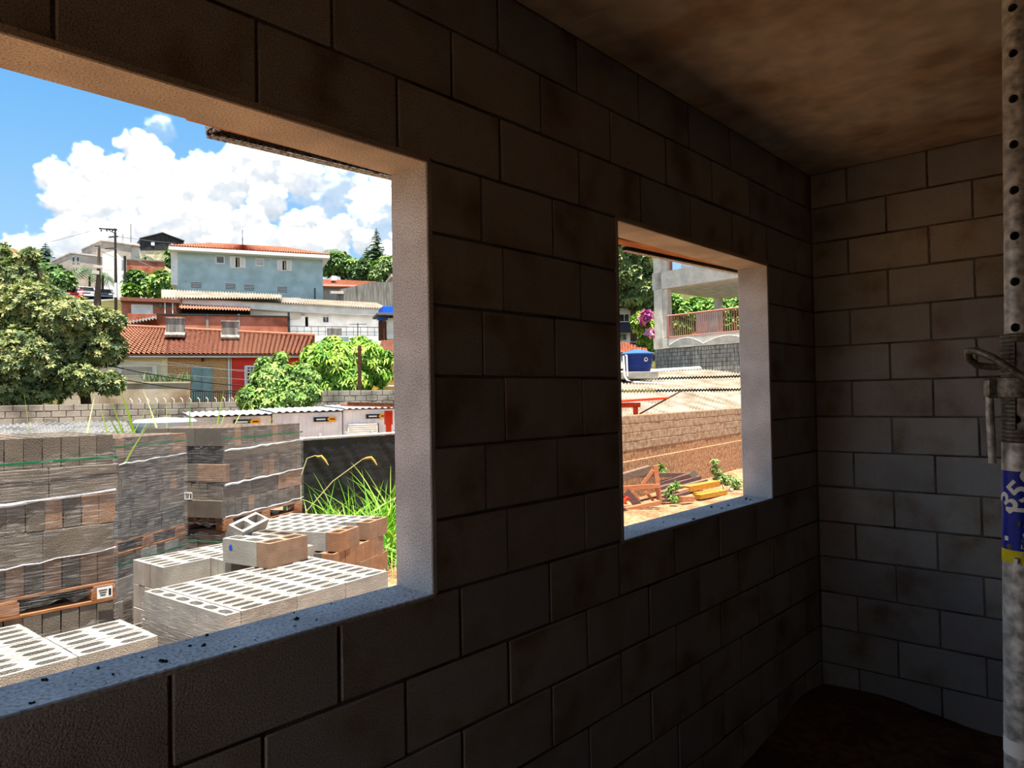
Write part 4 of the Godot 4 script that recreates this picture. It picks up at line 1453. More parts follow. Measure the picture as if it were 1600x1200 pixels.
func sign_board(t: Node3D, p: Vector3, w: float) -> void:
	var h := w * 0.23
	var s := box_part("sign", p, Vector3(w, h, 0.02), M.sign_dark, t, 0.002)
	tag(s, "dark sign with an orange arrow-shaped end")
	var b := MB.new()
	b.prism([Vector3(w * 0.10, 0, 0.011), Vector3(w * 0.2, h * 0.48, 0.011), Vector3(w * 0.49, h * 0.48, 0.011), Vector3(w * 0.49, -h * 0.48, 0.011), Vector3(w * 0.2, -h * 0.48, 0.011)], Vector3(0, 0, 0.006))
	part("arrow", b.mesh(), M.sign_orange, s)
	box_part("print_line", Vector3(-w * 0.18, 0, 0.012), Vector3(w * 0.4, h * 0.26, 0.004), M.trim, s, 0.0005)
	box_part("print_line", Vector3(w * 0.33, 0, 0.018), Vector3(w * 0.22, h * 0.22, 0.004), M.sign_dark, s, 0.0005)
	box_part("border", Vector3(0, h * 0.5, 0.0), Vector3(w * 1.02, h * 0.06, 0.026), M.trim, s, 0.001)
	box_part("border", Vector3(0, -h * 0.5, 0.0), Vector3(w * 1.02, h * 0.06, 0.026), M.trim, s, 0.001)

# ---------------------------------------------------------------- what the right opening shows
func beam(called: String, label: String, cat: String, p: Vector3, q: Vector3, w: float, h: float, m: Material, group := "") -> Node3D:
	var dir := (q - p).normalized()
	var side := dir.cross(Vector3.UP).normalized()
	var up := side.cross(dir)
	return one(called, bevel_mesh(Vector3(p.distance_to(q), h, w).snappedf(0.01), 0.004), m, label, cat, Transform3D(Basis(dir, up, -side).orthonormalized(), (p + q) / 2.0), group)

func make_right_view() -> void:
	var ra := at(930, 650.3, 14.9)
	var rb := at(1190, 634.2, 24.8)
	var wall := block_wall("retaining_wall", "earth-stained block retaining wall behind the timber pile", ra, rb, SITE - 0.3, 1.30, 4, M.retaining, M.retaining_earth, 0.4)
	var l := Vector2(rb.x - ra.x, rb.z - ra.z).length()
	box_part("lower_render", Vector3(l / 2.0, 0.60, -0.07), Vector3(l, 1.2, 0.16), M.retaining_earth, wall, 0.02)
	# sand bank in front
	var rows := []
	var f := noise(0.8, FastNoiseLite.TYPE_SIMPLEX_SMOOTH, 4, 33)
	for i in 40:
		var line := PackedVector3Array()
		for j in 60:
			var x := 9.0 + 0.22 * j
			var z := -5.0 + 0.18 * i
			var e := sin(PI * i / 39.0) * sin(PI * j / 59.0)
			line.append(Vector3(x, SITE - 0.06 + 0.22 * sqrt(maxf(e, 0.0)) + f.get_noise_2d(x, z) * 0.10 * sqrt(maxf(e, 0.0)), z))
		rows.append(line)
	var b := MB.new()
	b.grid(rows, Vector3.UP)
	var sand := one("sand_bank", b.mesh(), M.sand, "orange sand spread on the ground below the timber pile", "sand")
	sand.set_meta("kind", "stuff")
	# sawhorse-like frame of new wood
	var o := at(1012, 790, 15.0)
	o.y = SITE + 0.12
	var fr := thing("braced_trestle", "upright orange timber trestle with braces at the left of the pile", "trestle", Transform3D(Basis(CR.slide(Vector3.UP).normalized(), Vector3.UP, CR.slide(Vector3.UP).normalized().cross(Vector3.UP)), Vector3(o.x, SITE + 0.1, o.z)))
	var fp := func(px: float, py: float, off := 0.0) -> Vector3: return loc(fr, px, py, off)
	var bar := func(called: String, p: Vector3, q: Vector3, w: float, th: float, m: Material) -> void:
		var dir := (q - p).normalized()
		var side := Vector3.BACK
		var up := side.cross(dir).normalized()
		part(called, bevel_mesh(Vector3(p.distance_to(q), w, th), 0.004), m, fr, Transform3D(Basis(dir, up, dir.cross(up)), (p + q) / 2.0))
	bar.call("post", fp.call(1024, 727), fp.call(1031, 787), 0.10, 0.05, M.pink_wood)
	bar.call("brace", fp.call(1021, 734, 0.05), fp.call(1003, 758, 0.05), 0.07, 0.03, M.pink_wood)
	bar.call("rail", fp.call(965, 765, 0.05), fp.call(1031, 759, 0.05), 0.085, 0.03, M.pink_wood)
	bar.call("rail", fp.call(966, 761, 0.1), fp.call(1022, 757, 0.1), 0.03, 0.03, M.pink_wood)
	bar.call("brace", fp.call(1008, 768, -0.05), fp.call(1026, 788, -0.05), 0.06, 0.03, M.pink_wood)
	bar.call("brace", fp.call(988, 768, -0.1), fp.call(1000, 782, -0.1), 0.05, 0.03, M.pink_wood)
	bar.call("sole_plate", fp.call(960, 800, 0.2), fp.call(1031, 785, 0.2), 0.09, 0.12, M.pink_wood)
	bar.call("plank", fp.call(978, 768, 0.1), fp.call(1000, 793, 0.1), 0.16, 0.03, M.plum_wood)
	# timbers lying behind
	var spec := [
		["old_wood", 958, 750, 1014, 733, 14.9, 15.6, 0.13, 0.16, "thick grey log-like timber at the far left of the pile"],
		["plum_wood", 1000, 742, 1076, 742, 15.9, 17.6, 0.15, 0.10, "weathered purple plank lying level at the back of the pile"],
		["plum_wood", 1026, 757, 1080, 741, 16.4, 17.4, 0.10, 0.08, "purple timber just behind the dark square plate"],
		["plum_wood", 1028, 764, 1092, 746, 16.2, 17.6, 0.14, 0.09, "second purple timber, below the dark square plate"],
		["old_wood", 1030, 771, 1102, 751, 16.0, 17.6, 0.14, 0.08, "grey timber between the purple and the yellow beams"],
		["old_wood", 1032, 777, 1066, 767, 15.8, 16.2, 0.14, 0.08, "short grey timber with leaves lying over it"],
		["plum_wood", 1032, 783, 1074, 769, 15.5, 16.0, 0.12, 0.07, "brown timber lowest in the pile by the trestle"],
		["yellow_wood", 1072, 764, 1120, 755, 16.2, 17.2, 0.20, 0.13, "thick yellow beam highest of the yellow timbers"],
		["yellow_wood", 1086, 772, 1121, 766.5, 16.2, 16.9, 0.12, 0.07, "thin yellow beam behind the lowest yellow one"],
		["yellow_wood", 1090, 776.5, 1132, 768.5, 16.0, 16.8, 0.16, 0.11, "lowest yellow beam resting on the sand"],
		["pink_wood", 1063, 780, 1082, 779, 15.5, 15.7, 0.14, 0.12, "short orange offcut on the sand"],
		["pink_wood", 1058, 771, 1074, 766, 15.9, 16.1, 0.12, 0.10, "small pink offcut left of the yellow beams"],
		["pvc", 1134, 771, 1158, 755, 17.2, 18.4, 0.04, 0.03, "thin pale stick slanting at the right of the pile"],
		["yellow_wood", 1130, 778, 1170, 769, 16.6, 17.8, 0.10, 0.04, "flat yellow board half buried in the sand"]]
	for q in spec:
		beam("timber", q[9], "timber", at(q[1], q[2], q[5]), at(q[3], q[4], q[6]), q[7], q[8], M[q[0]], "timber pile below the retaining wall")
	var pl := at(1084, 741, 16.9)
	one("square_plate", bevel_mesh(Vector3(0.16, 0.16, 0.02), 0.003), M.galv_dark, "dark square steel plate standing on its corner in the pile", "plate", Transform3D(yaw(-0.9) * Basis(Vector3.BACK, PI / 4.0), pl))
	# red and white barrier tape heap at the left
	var tp := at(974, 793, 14.6)
	b = MB.new()
	for k in 5:
		var pts := []
		for i in 8:
			pts.append(Vector3(rnd(-0.16, 0.16), 0.04 + rnd(0, 0.16), rnd(-0.1, 0.1)))
		b.tube(pts, 0.018, 5)
	one("barrier_tape", b.mesh(), M.red_paint, "crumpled red tape at the foot of the timber trestle", "tape", Transform3D(Basis(), Vector3(tp.x, SITE + 0.12, tp.z)))
	# red frame roof in front of the pale roof
	var ga := at(993, 640, 19.5)
	var gt := thing("red_shelter", "small red-edged shelter roof on a post above the retaining wall", "shelter", Transform3D(Basis(CR.slide(Vector3.UP).normalized(), Vector3.UP, CR.slide(Vector3.UP).normalized().cross(Vector3.UP)), Vector3(ga.x, SITE, ga.z)))
	var gl := loc(gt, 993, 634)
	box_part("post", Vector3(0, gl.y / 2.0, 0), Vector3(0.12, gl.y, 0.12), M.red_paint, gt)
	box_part("beam", Vector3(-0.62, gl.y + 0.02, 0), Vector3(1.5, 0.13, 0.12), M.red_paint, gt)
	part("roof_sheet", bevel_mesh(Vector3(2.1, 0.03, 1.3), 0.005), M.red_paint, gt, Transform3D(Basis(Vector3.BACK, 0.05), Vector3(-0.2, gl.y + 0.15, -0.5)))
	box_part("roof_edge", Vector3(-0.2, gl.y + 0.14, 0.16), Vector3(2.1, 0.06, 0.03), M.red_paint, gt, 0.004, Basis(Vector3.BACK, 0.05))
	tube_part("brace", [loc(gt, 999, 647, 0.1), loc(gt, 1064, 611, 0.1)], 0.02, M.rusty, gt)
	# big fibre-cement roof: three overlapping rows of corrugated sheets
	var big := thing("corrugated_roof", "wide pale corrugated fibre-cement roof beyond the retaining wall", "roof", Transform3D(Basis(), at(930, 640, 22.0)))
	var inv := -big.position
	var edge := [[930.0, 662.0, 21.0, 1210.0, 648.0, 26.5], [930.0, 613.5, 25.5, 1210.0, 610.0, 30.0], [930.0, 596.0, 29.5, 1210.0, 588.0, 33.5], [930.0, 586.0, 33.0, 1210.0, 569.0, 37.0]]
	for k in 3:
		var e0: Array = edge[k]
		var e1: Array = edge[k + 1]
		var up := Vector3(0, 0.09, 0)
		var a := at(e0[0], e0[1], e0[2]) + inv + up
		var c := at(e0[3], e0[4], e0[5]) + inv + up
		var ba := at(e1[0], e1[1], e1[2]) + inv
		var bc := at(e1[3], e1[4], e1[5]) + inv
		part("sheet_row", corrugated(a, c, bc + (bc - c) * 0.04, ba + (ba - a) * 0.04, 60, 0.028, 10, 0.008), M.fibre_cement, big)
	b = MB.new()
	var q0 := at(930, 586, 32.8) + inv
	var q1 := at(1210, 569, 36.8) + inv
	b.tube([q0, q1], 0.12, 8)
	part("ridge_cap", b.mesh(), M.white_sheet, big)
	# pvc pipe lying across it
	tube_part("pipe", [at(974, 556, 29.0) + inv, at(976, 588, 28.9) + inv, at(980, 594, 28.6) + inv, at(990, 597, 28.4) + inv, at(1050, 600, 29.4) + inv, at(1170, 603, 31.6) + inv], 0.04, M.pvc, big)
	# blue water tank on a plinth
	var tb := at(996, 581, 29.6)
	var tk := thing("water_tank", "blue round water tank with a lid on the corrugated roof", "water tank", Transform3D(Basis(), tb))
	b = MB.new()
	b.lathe(Vector3.ZERO, [Vector2(0.52, 0.0), Vector2(0.56, 0.15), Vector2(0.575, 0.16), Vector2(0.58, 0.3), Vector2(0.6, 0.31), Vector2(0.61, 0.46), Vector2(0.63, 0.47), Vector2(0.655, 0.7)], 36)
	part("body", b.mesh(), M.tank_blue, tk)
	b = MB.new()
	b.lathe(Vector3.ZERO, [Vector2(0.69, 0.69), Vector2(0.7, 0.74), Vector2(0.45, 0.84), Vector2(0.12, 0.93), Vector2(0.0, 0.94)], 36)
	part("lid", b.mesh(), M.tank_lid, tk)
	b = MB.new()
	var tv := (CAM - tb).slide(Vector3.UP).normalized()
	var tr := Vector3.UP.cross(tv)
	var gd := (tv * 0.83 + tr * 0.55).normalized()
	b.tube([gd * 0.6 + Vector3(0, 0.48, 0), gd * 0.645 + Vector3(0, 0.48, 0)], 0.085, 16)
	var ring := part("gauge", b.mesh(), M.trim, tk)
	b = MB.new()
	b.tube([gd * 0.62 + Vector3(0, 0.48, 0), gd * 0.65 + Vector3(0, 0.48, 0)], 0.05, 12)
	part("dial", b.mesh(), M.sign_dark, ring)
	tube_part("overflow_pipe", [tv * 0.62 - tr * 0.45 + Vector3(0, 0.66, 0), tv * 0.72 - tr * 0.42 + Vector3(0, 0.66, 0), tv * 0.72 - tr * 0.40 + Vector3(0, -0.2, 0)], 0.035, M.pvc, tk)
	var pd := at(986, 589, 29.4)
	one("tank_plinth", bevel_mesh(Vector3(1.5, 0.3, 1.2), 0.02), M.old_wall, "rough masonry plinth under the blue water tank", "plinth", Transform3D(yaw(-0.8), Vector3(tb.x - 0.05, tb.y - 0.16, tb.z)))
	# pale block wall under the pavilion
	var pa := at(1022, 560, 37.0)
	var pb := at(1157, 560, 33.3)
	var pw := facade("pavilion", "pale concrete pavilion with a brown railing above a block wall", "building", pa, pb, 1.0)
	var ul := func(px: float, py: float, off := 0.0) -> Vector3: return loc(pw, px, py, off)
	var wl := 8.0
	# block courses of the base wall
	var yt: float = ul.call(1022, 546.5).y
	var base := group_part("base_wall", pw)
	box_part("core", Vector3(wl / 2.0, yt / 2.0, -0.14), Vector3(wl, yt, 0.13), M.old_wall_joint, base)
	for c in 7:
		var x := -0.2 if c % 2 else 0.0
		while x < wl:
			var x0 := maxf(x, 0.0)
			box_part("block", Vector3((x0 + x + 0.4) / 2.0, yt - 0.2 * (c + 0.5), -0.13 + rnd(-0.004, 0.004)), Vector3(x + 0.4 - x0 - 0.02, 0.182, 0.14), M.pale_block, base, 0.008)
			x += 0.4
	# concrete frame: floor beam, column, upper beam, slabs
	var y1: float = ul.call(1090, 524).y
	var y0: float = ul.call(1090, 541.5).y
	fbox(pw, "column", 1021.5, 380, 1034, 546, -0.4, 0.02, M.pavilion)
	fbox(pw, "column", 1034, 395, 1042.5, 527, -0.42, -0.05, M.pavilion)
	var fbm := box_part("floor_beam", Vector3(wl / 2.0, (ul.call(1034, 528.5).y + ul.call(1034, 545).y) / 2.0, -0.13), Vector3(wl, ul.call(1034, 528.5).y - ul.call(1034, 545).y, 0.3), M.pavilion, pw)
	var ub: float = ul.call(1040, 451).y
	var ut: float = ul.call(1034, 425).y
	box_part("upper_beam", Vector3(wl / 2.0, (ub + ut) / 2.0, -0.13), Vector3(wl, ut - ub, 0.3), M.pavilion, pw)
	box_part("floor_slab", Vector3(wl / 2.0, y1 - 0.3, -3.2), Vector3(wl, 0.15, 6.0), M.pavilion, pw)
	box_part("upper_slab", Vector3(wl / 2.0, ub + 0.12, -3.2), Vector3(wl, 0.16, 6.0), M.pavilion, pw)
	box_part("upper_wall", Vector3(wl / 2.0 + 0.9, ut + 0.9, -0.5), Vector3(wl - 1.2, 1.8, 0.2), M.white_wall, pw)
	box_part("roof", Vector3(wl / 2.0, ut + 1.85, -3.0), Vector3(wl + 0.4, 0.15, 6.6), M.pavilion, pw)
	box_part("column", Vector3(wl - 0.2, (y1 + ub) / 2.0, -0.2), Vector3(0.4, ub - y1 + 0.4, 0.4), M.pavilion, pw)
	for k in 2:
		box_part("column", Vector3(0.2 + k * (wl - 0.4), (y1 + ub) / 2.0, -5.8), Vector3(0.35, ub - y1 + 0.4, 0.35), M.pavilion, pw)
	fbox(pw, "upper_post", 1041, 404, 1048, 425, -0.45, -0.3, M.railing)
	# railing
	var rail := group_part("railing", pw)
	var rt0: Vector3 = ul.call(1043, 494)
	var rb0: Vector3 = ul.call(1043, 529)
	tube_part("top_rail", [Vector3(rt0.x, rt0.y, 0), Vector3(wl, rt0.y, 0)], 0.05, M.railing, rail)
	tube_part("bottom_rail", [Vector3(rb0.x, rb0.y + 0.06, 0), Vector3(wl, rb0.y + 0.06, 0)], 0.03, M.railing, rail)
	var n := 58
	for k in n:
		var x: float = lerpf(rb0.x + 0.1, wl, k / float(n - 1))
		box_part("baluster", Vector3(x, (rt0.y + rb0.y) / 2.0, 0), Vector3(0.03, rt0.y - rb0.y, 0.03), M.railing, rail, 0.004)
	box_part("end_post", Vector3(rb0.x + 0.08, (rt0.y + rb0.y) / 2.0, 0), Vector3(0.11, rt0.y - rb0.y, 0.1), M.railing, rail)
	box_part("mid_panel", Vector3(ul.call(1098, 510).x, rb0.y + 0.62, -0.4), Vector3(1.2, 1.1, 0.06), M.pavilion, pw)
	# arches drawn on the floor beam
	for q in [[1046, 1099], [1099, 1175]]:
		var pts := []
		for k in 13:
			var t := k / 12.0
			var px := lerpf(q[0], q[1], t)
			var p: Vector3 = ul.call(px, 539.5 - 10.5 * sin(PI * t) - (px - 1046) * 0.055, 0.03)
			pts.append(p)
		tube_part("arch_moulding", pts, 0.018, M.pavilion, pw, 5)
	# house and red roof further left
	var ha := at(955, 540, 52.0)
	var hb := at(1006, 540, 52.0)
	var hs := facade("far_house", "grey two-storey house behind the water tank", "house", ha, hb, 3.0)
	open_wall_px(hs, "wall", 940, 479, 993, 545, -4.0, 0.0, [[968.5, 491, 983, 502, 2.5]], M.taupe_wall_light)
	open_wall_px(hs, "lower_wall", 940, 520, 997, 560, -4.0, 0.6, [[965, 522, 979, 531.5, 2.5], [985, 521.5, 994, 533, 2.5]], M.white_wall)
	open_window(hs, "window", 968.5, 491, 983, 502, 2, 1.0, M.trim)
	open_window(hs, "window", 965, 522, 979, 531.5, 2, 0.8, M.trim, 0.6)
	b = MB.new()
	var e0 := loc(hs, 940, 517, 1.4); var e1 := loc(hs, 1002, 517, 1.4)
	var r0 := loc(hs, 940, 503.5, 0.0); var r1 := loc(hs, 994, 503.5, 0.0)
	b.quad(e0, e1, r1, r0, Vector3(0, 1, 1))
	b.quad(e0 - Vector3(0, 0.12, 0), e1 - Vector3(0, 0.12, 0), e1, e0, Vector3(0, 0, 1))
	part("awning", b.mesh(), M.slate, hs)
	fbox(hs, "eaves", 940, 477.5, 996, 480.5, -4.2, 0.3, M.slate)
	var ca := at(950, 549, 44.0)
	var oo := Vector3(ca.x, 2.0, ca.z)
	var cr := thing("clay_roof_house", "house with an orange clay roof just behind the water tank", "house", Transform3D(Basis(), oo))
	part("roof", tile_roof(at(940, 551, 42.5) - oo, at(1012, 551, 43.5) - oo, at(1008, 534.5, 47.0) - oo, at(940, 536, 46.0) - oo, 16, 12, 0.05), M.new_clay, cr)
	box_part("wall", at(975, 565, 44.5) - oo, Vector3(2.6, 1.0, 3.0), M.white_wall, cr, 0.01, yaw(-0.85))

# ---------------------------------------------------------------- houses
# clay tiles: barrels running up the slope, each course stepping over the one below
func tile_roof(a: Vector3, b: Vector3, c: Vector3, d: Vector3, cols: int, courses: int, amp: float) -> ArrayMesh:
	var m := MB.new()
	var up := (b - a).cross(d - a).normalized()
	if up.y < 0: up = -up
	var n := cols * 4
	var k0 := 0.0
	var rows := []
	for i in courses:
		for e in [0.0, 1.0]:
			var t: float = (i + e * 1.08) / courses
			var line := PackedVector3Array()
			for j in n + 1:
				var s := j / float(n)
				var p := a.lerp(b, s).lerp(d.lerp(c, s), minf(t, 1.0))
				line.append(p + up * (amp * 0.5 * cos(TAU * s * cols) + amp * 0.7 * (1.0 - e) + rnd(-0.006, 0.006)))
			rows.append(line)
	m.grid(rows, up)
	# a closed underside
	var dn := up * -0.12
	m.quad(a + dn, b + dn, c + dn, d + dn, -up)
	m.quad(a + dn, b + dn, b, a, a - d)
	m.quad(b + dn, c + dn, c, b, b - a)
	m.quad(d + dn, a + dn, a, d, a - b)
	m.quad(d + dn, c + dn, c, d, d - a)
	return m.mesh()

# a window set in a facade: frame, panes, a mullion
func window(root: Node3D, x0: float, y0: float, x1: float, y1: float, panes: int, frame: Material, glass: Material, sill := true) -> void:
	var w := group_part("window", root)
	fbox(root, "frame", x0, y0, x1, y1, -0.05, 0.05, frame, w)
	var bx := (x1 - x0) * 0.11
	var by := (y1 - y0) * 0.12
	for k in panes:
		var a := lerpf(x0 + bx, x1 - bx, k / float(panes)) + 0.25
		var b := lerpf(x0 + bx, x1 - bx, (k + 1) / float(panes)) - 0.25
		fbox(root, "pane", a, y0 + by, b, y1 - by, -0.04, 0.06, glass, w, 0.002)

func vent(root: Node3D, x0: float, y0: float, x1: float, y1: float, frame: Material) -> void:
	var w := group_part("louvre_vent", root)
	for k in 4:
		var y := lerpf(y0, y1, (k + 0.1) / 4.0)
		fbox(root, "slat", x0, y, x1, y + (y1 - y0) * 0.09, -0.1, 0.03, frame, w, 0.002)

func make_houses() -> void:
	# ---- terrace of low houses: cream, tan stone, red, yellow
	var la := at(140, 600, 33.8)
	var lb := at(490, 600, 36.8)
	var frame := Node3D.new()
	frame.transform = stand(la, lb, 0.0)
	var xs := func(px: float) -> float: return loc(frame, px, 600).x
	var eave: float = loc(frame, 300, 555).y
	var parts := [[140.0, 262.0, "cream"], [262.0, 362.5, "tan_stone"], [362.5, 480.0, "red_wall"]]
	var labels := ["cream plastered house at the left of the terrace, behind the big tree", "tan stone-clad house with a teal door in the middle of the terrace", "bright red house with a white barred window, right of the terrace"]
	var roots := []
	for k in 3:
		var q: Array = parts[k]
		var x0: float = xs.call(q[0])
		var x1: float = xs.call(q[1])
		var t := thing("terrace_house", labels[k], "house", frame.transform * Transform3D(Basis(), Vector3(x0, 0.3, 0)), "terraced houses under the clay roof")
		roots.append(t)
		open_wall(t, "wall", 0.0, x1 - x0, 0.0, eave - 0.3, -5.0, 0.0, [[385.0, 574.0, 421.0, 603.0, 3.0]] if k == 2 else [], M[q[2]])
		# its share of the clay roof
		var e0 := Vector3(0, 0, 0)
		var inv := t.transform.affine_inverse()
		var ex0 := Vector3(-0.05, eave - 0.27, 0.45)
		var ex1 := Vector3(x1 - x0 + 0.03, eave - 0.27, 0.45)
		var rl: float = [511.0, 514.5, 519.5][k]
		var rr: float = [514.5, 519.5, 525.5][k]
		var pl: float = [192.0, 262.0, 363.0][k]
		var pr: float = [268.0, 369.0, 492.0][k]
		var r0 := loc(t, pl, rl, -3.4)
		var r1 := loc(t, pr, rr, -3.4)
		part("roof", tile_roof(ex0, ex1, r1, r0, int((x1 - x0) / 0.2), 16, 0.075), M["clay%d" % k], t)
		part("rear_roof", tile_roof(r0 + Vector3(0, 0, 0), r1, Vector3(r1.x, ex1.y, -6.0), Vector3(r0.x, ex0.y, -6.0), 10, 4, 0.05), M["clay%d" % k], t)
		tube_part("ridge", [r0 + Vector3(0, 0.05, 0), r1 + Vector3(0, 0.05, 0)], 0.1, M.clay2, t)
		box_part("fascia", Vector3((x1 - x0) / 2.0, eave - 0.36, 0.38), Vector3(x1 - x0, 0.14, 0.06), M.trim, t, 0.01)
	# cream house
	var c0: Node3D = roots[0]
	window(c0, 183, 571, 245, 588, 4, M.trim, M.beige_wall)
	fbox(c0, "pilaster", 252, 556, 262, 640, -0.1, 0.08, M.cream)
	# tan house
	var c1: Node3D = roots[1]
	var door := group_part("door", c1)
	for k in 2:
		fbox(c1, "leaf", 299.0 + 16.6 * k, 573.0, 315.2 + 16.6 * k, 626.0, 0.0, 0.07, M.teal_door, door)
		fbox(c1, "leaf_panel", 301.5 + 16.6 * k, 577.0, 312.7 + 16.6 * k, 622.0, 0.06, 0.09, M.teal_door, door)
	fbox(c1, "wall_lamp", 315, 560, 318, 564, 0.0, 0.2, M.iron)
	fbox(c1, "downpipe", 356.5, 556, 359.0, 630, 0.02, 0.12, M.trim)
	fbox(c1, "downpipe", 360.2, 556, 362.0, 630, 0.02, 0.10, M.taupe_wall_light)
	# rough stones laid over the tan wall, in courses
	var wx0: float = loc(c1, 263, 590).x
	var wx1: float = loc(c1, 355, 590).x
	var yb: float = loc(c1, 300, 632).y
	var yt: float = loc(c1, 300, 557).y
	var b := MB.new()
	var yy := yb
	while yy < yt - 0.05:
		var x := wx0 + rnd(0, 0.2)
		while x < wx1 - 0.2:
			var l := rnd(0.25, 0.55)
			var cx := minf(x + l, wx1)
			b.bev(Vector3((x + cx) / 2.0, yy + 0.06, 0.0), Vector3(cx - x - 0.015, 0.11, rnd(0.02, 0.06)), 0.006)
			x = cx
		yy += 0.125
	var stone := part("stone_cladding", b.mesh(), M.tan_stone, c1)
	stone.set_meta("kind", "stuff")
	# red house
	var c2: Node3D = roots[2]
	var wn := group_part("barred_window", c2)
	for q in [[382, 571, 424, 574], [382, 603, 424, 606], [382, 574, 385, 603], [421, 574, 424, 603]]:
		fbox(c2, "frame", q[0], q[1], q[2], q[3], -0.05, 0.06, M.trim, wn)
	for k in 7:
		fbox(c2, "bar", 385.5 + 5.0 * k, 574, 386.7 + 5.0 * k, 603, 0.06, 0.1, M.trim, wn, 0.002)
	for k in 5:
		fbox(c2, "bar", 385, 576.0 + 5.6 * k, 421, 577.2 + 5.6 * k, 0.06, 0.11, M.trim, wn, 0.002)
	fbox(c2, "meter_pipe", 404.5, 555, 406.5, 571, 0.02, 0.1, M.iron)
	# water tank housings on the roof
	for q in [[258.0, 505.0, 291.0, 521.0, 37.0, "concrete tank box on the clay roof, left one"], [344.0, 510.0, 375.0, 525.0, 38.0, "concrete tank box on the clay roof, right one"]]:
		var p := at((q[0] + q[2]) / 2.0, q[3], q[4])
		var w: float = (q[2] - q[0]) / FOCAL * q[4] * 0.92
		var h: float = (q[3] - q[1]) / FOCAL * q[4]
		var tb := thing("roof_tank_box", q[5], "tank box", Transform3D(yaw(-0.45), p))
		box_part("box", Vector3(0, h / 2.0, 0), Vector3(w * 0.82, h + 0.5, 0.9), M.stained_wall, tb, 0.02)
		box_part("lid", Vector3(0, h + 0.22, 0), Vector3(w * 0.9, 0.08, 1.0), M.stained_wall, tb, 0.01)
		box_part("flashing", Vector3(0, 0.0, 0.3), Vector3(w * 0.95, 0.16, 1.0), M.stained_wall, tb, 0.03, Basis(Vector3.RIGHT, 0.4))
	# front yard wall, planter and railing of the terrace
	var fw := facade("front_wall", "beige garden wall in front of the cream and tan houses", "wall", at(90, 600, 30.5), at(300, 600, 32.3), 0.2)
	fbox(fw, "wall", 100, 598.5, 297, 640, -0.2, 0.0, M.beige_wall)
	fbox(fw, "coping", 150, 597, 297, 599.5, -0.24, 0.04, M.beige_wall)
	var rl := facade("iron_railing", "black iron railing in front of the teal door", "railing", at(300, 600, 32.4), at(400, 600, 33.2), 0.3)
	for k in 22:
		fbox(rl, "bar", 302.0 + 3.4 * k, 611, 302.9 + 3.4 * k, 632, -0.02, 0.02, M.iron, null, 0.002)
	fbox(rl, "rail", 300, 610, 378, 611.4, -0.03, 0.03, M.iron)
	fbox(rl, "rail", 300, 630, 378, 631.4, -0.03, 0.03, M.iron)
	# yellow house at the right
	var yh := facade("yellow_house", "yellow house with a clay roof at the right end of the street", "house", at(596, 600, 36.0), at(680, 600, 38.5), 0.5)
	fbox(yh, "wall", 598, 553, 690, 650, -5.0, 0.0, M.yellow_wall)
	part("roof", tile_roof(loc(yh, 590, 556, 0.5), loc(yh, 690, 556, 0.5), loc(yh, 690, 528, -3.5), loc(yh, 596, 532, -3.5), 22, 12, 0.06), M.clay1, yh)
	fbox(yh, "railing", 598, 602, 680, 604, 0.3, 0.4, M.white_wall)
	frame.free()

	# ---- brick wall behind the terrace
	var bw := facade("brick_building", "bare red brick wall with concrete pillars behind the clay roof", "wall", at(238, 500, 44.0), at(450, 500, 46.5), 2.0)
	fbox(bw, "wall", 244, 493, 451, 535, -3.0, 0.0, M.brick)
	fbox(bw, "pillar", 322, 491, 326, 530, -0.1, 0.06, M.stained_wall)
	fbox(bw, "pillar", 371, 491, 375, 530, -0.1, 0.06, M.stained_wall)
	fbox(bw, "pillar", 449.5, 488, 453, 530, -0.2, 0.06, M.slate)
	fbox(bw, "coping", 244, 491.5, 453, 493.5, -3.0, 0.1, M.slate)
	# dark corrugated lean-to left of it
	var ln := thing("lean_to", "small dark lean-to roof left of the brick wall", "shed", Transform3D(Basis(), at(215, 520, 43.5)))
	part("roof", corrugated(at(186, 508, 42.5) - ln.position, at(246, 497, 43.0) - ln.position, at(252, 491, 46.0) - ln.position, at(190, 503, 45.5) - ln.position, 12, 0.06), M.fibre_grey, ln)
	box_part("wall", at(222, 508, 44.6) - ln.position, Vector3(1.6, 1.4, 0.2), M.brick, ln, 0.01, yaw(-0.5))
	# brick house with a pale window
	var bh := facade("brick_house", "small brick house with a pale four-pane window", "house", at(188, 490, 48.0), at(275, 490, 49.5), 4.5)
	fbox(bh, "wall", 190, 470, 276, 520, -4.0, 0.0, M.brick)
	window(bh, 205, 475.5, 239, 496, 4, M.trim, M.white_wall)
	fbox(bh, "roof_edge", 188, 466, 281, 471.5, -4.2, 0.5, M.clay1)
	fbox(bh, "lintel_band", 239, 474, 268, 479.5, -0.1, 0.05, M.stained_wall)
	for k in 2:
		fbox(bh, "porch_post", 257.0 + 12.0 * k, 472, 258.6 + 12.0 * k, 500, 0.3, 0.42, M.trim)

	# ---- long white house with corrugated roof
	var wh := facade("white_house", "long white house with a cream corrugated roof in front of the blue building", "house", at(270, 480, 52.0), at(625, 490, 57.0), 4.0)
	open_wall_px(wh, "wall", 453, 480, 592, 535, -5.0, 0.0, [[477, 494.5, 481.5, 510, 2.5], [505, 495, 513.5, 503.5, 2.5]], M.white_wall)
	open_wall_px(wh, "wall", 276, 463, 470, 496, -5.0, 0.3, [[280, 480, 391, 493, 3.5]], M.taupe_wall_light)
	var fz := 0.6
	# fascia wedge
	b = MB.new()
	var pr := [loc(wh, 285, 467, fz), loc(wh, 612, 480.5, fz), loc(wh, 600, 493, fz), loc(wh, 440, 486, fz), loc(wh, 285, 474.5, fz)]
	b.prism(pr, Vector3(0, 0, -0.2))
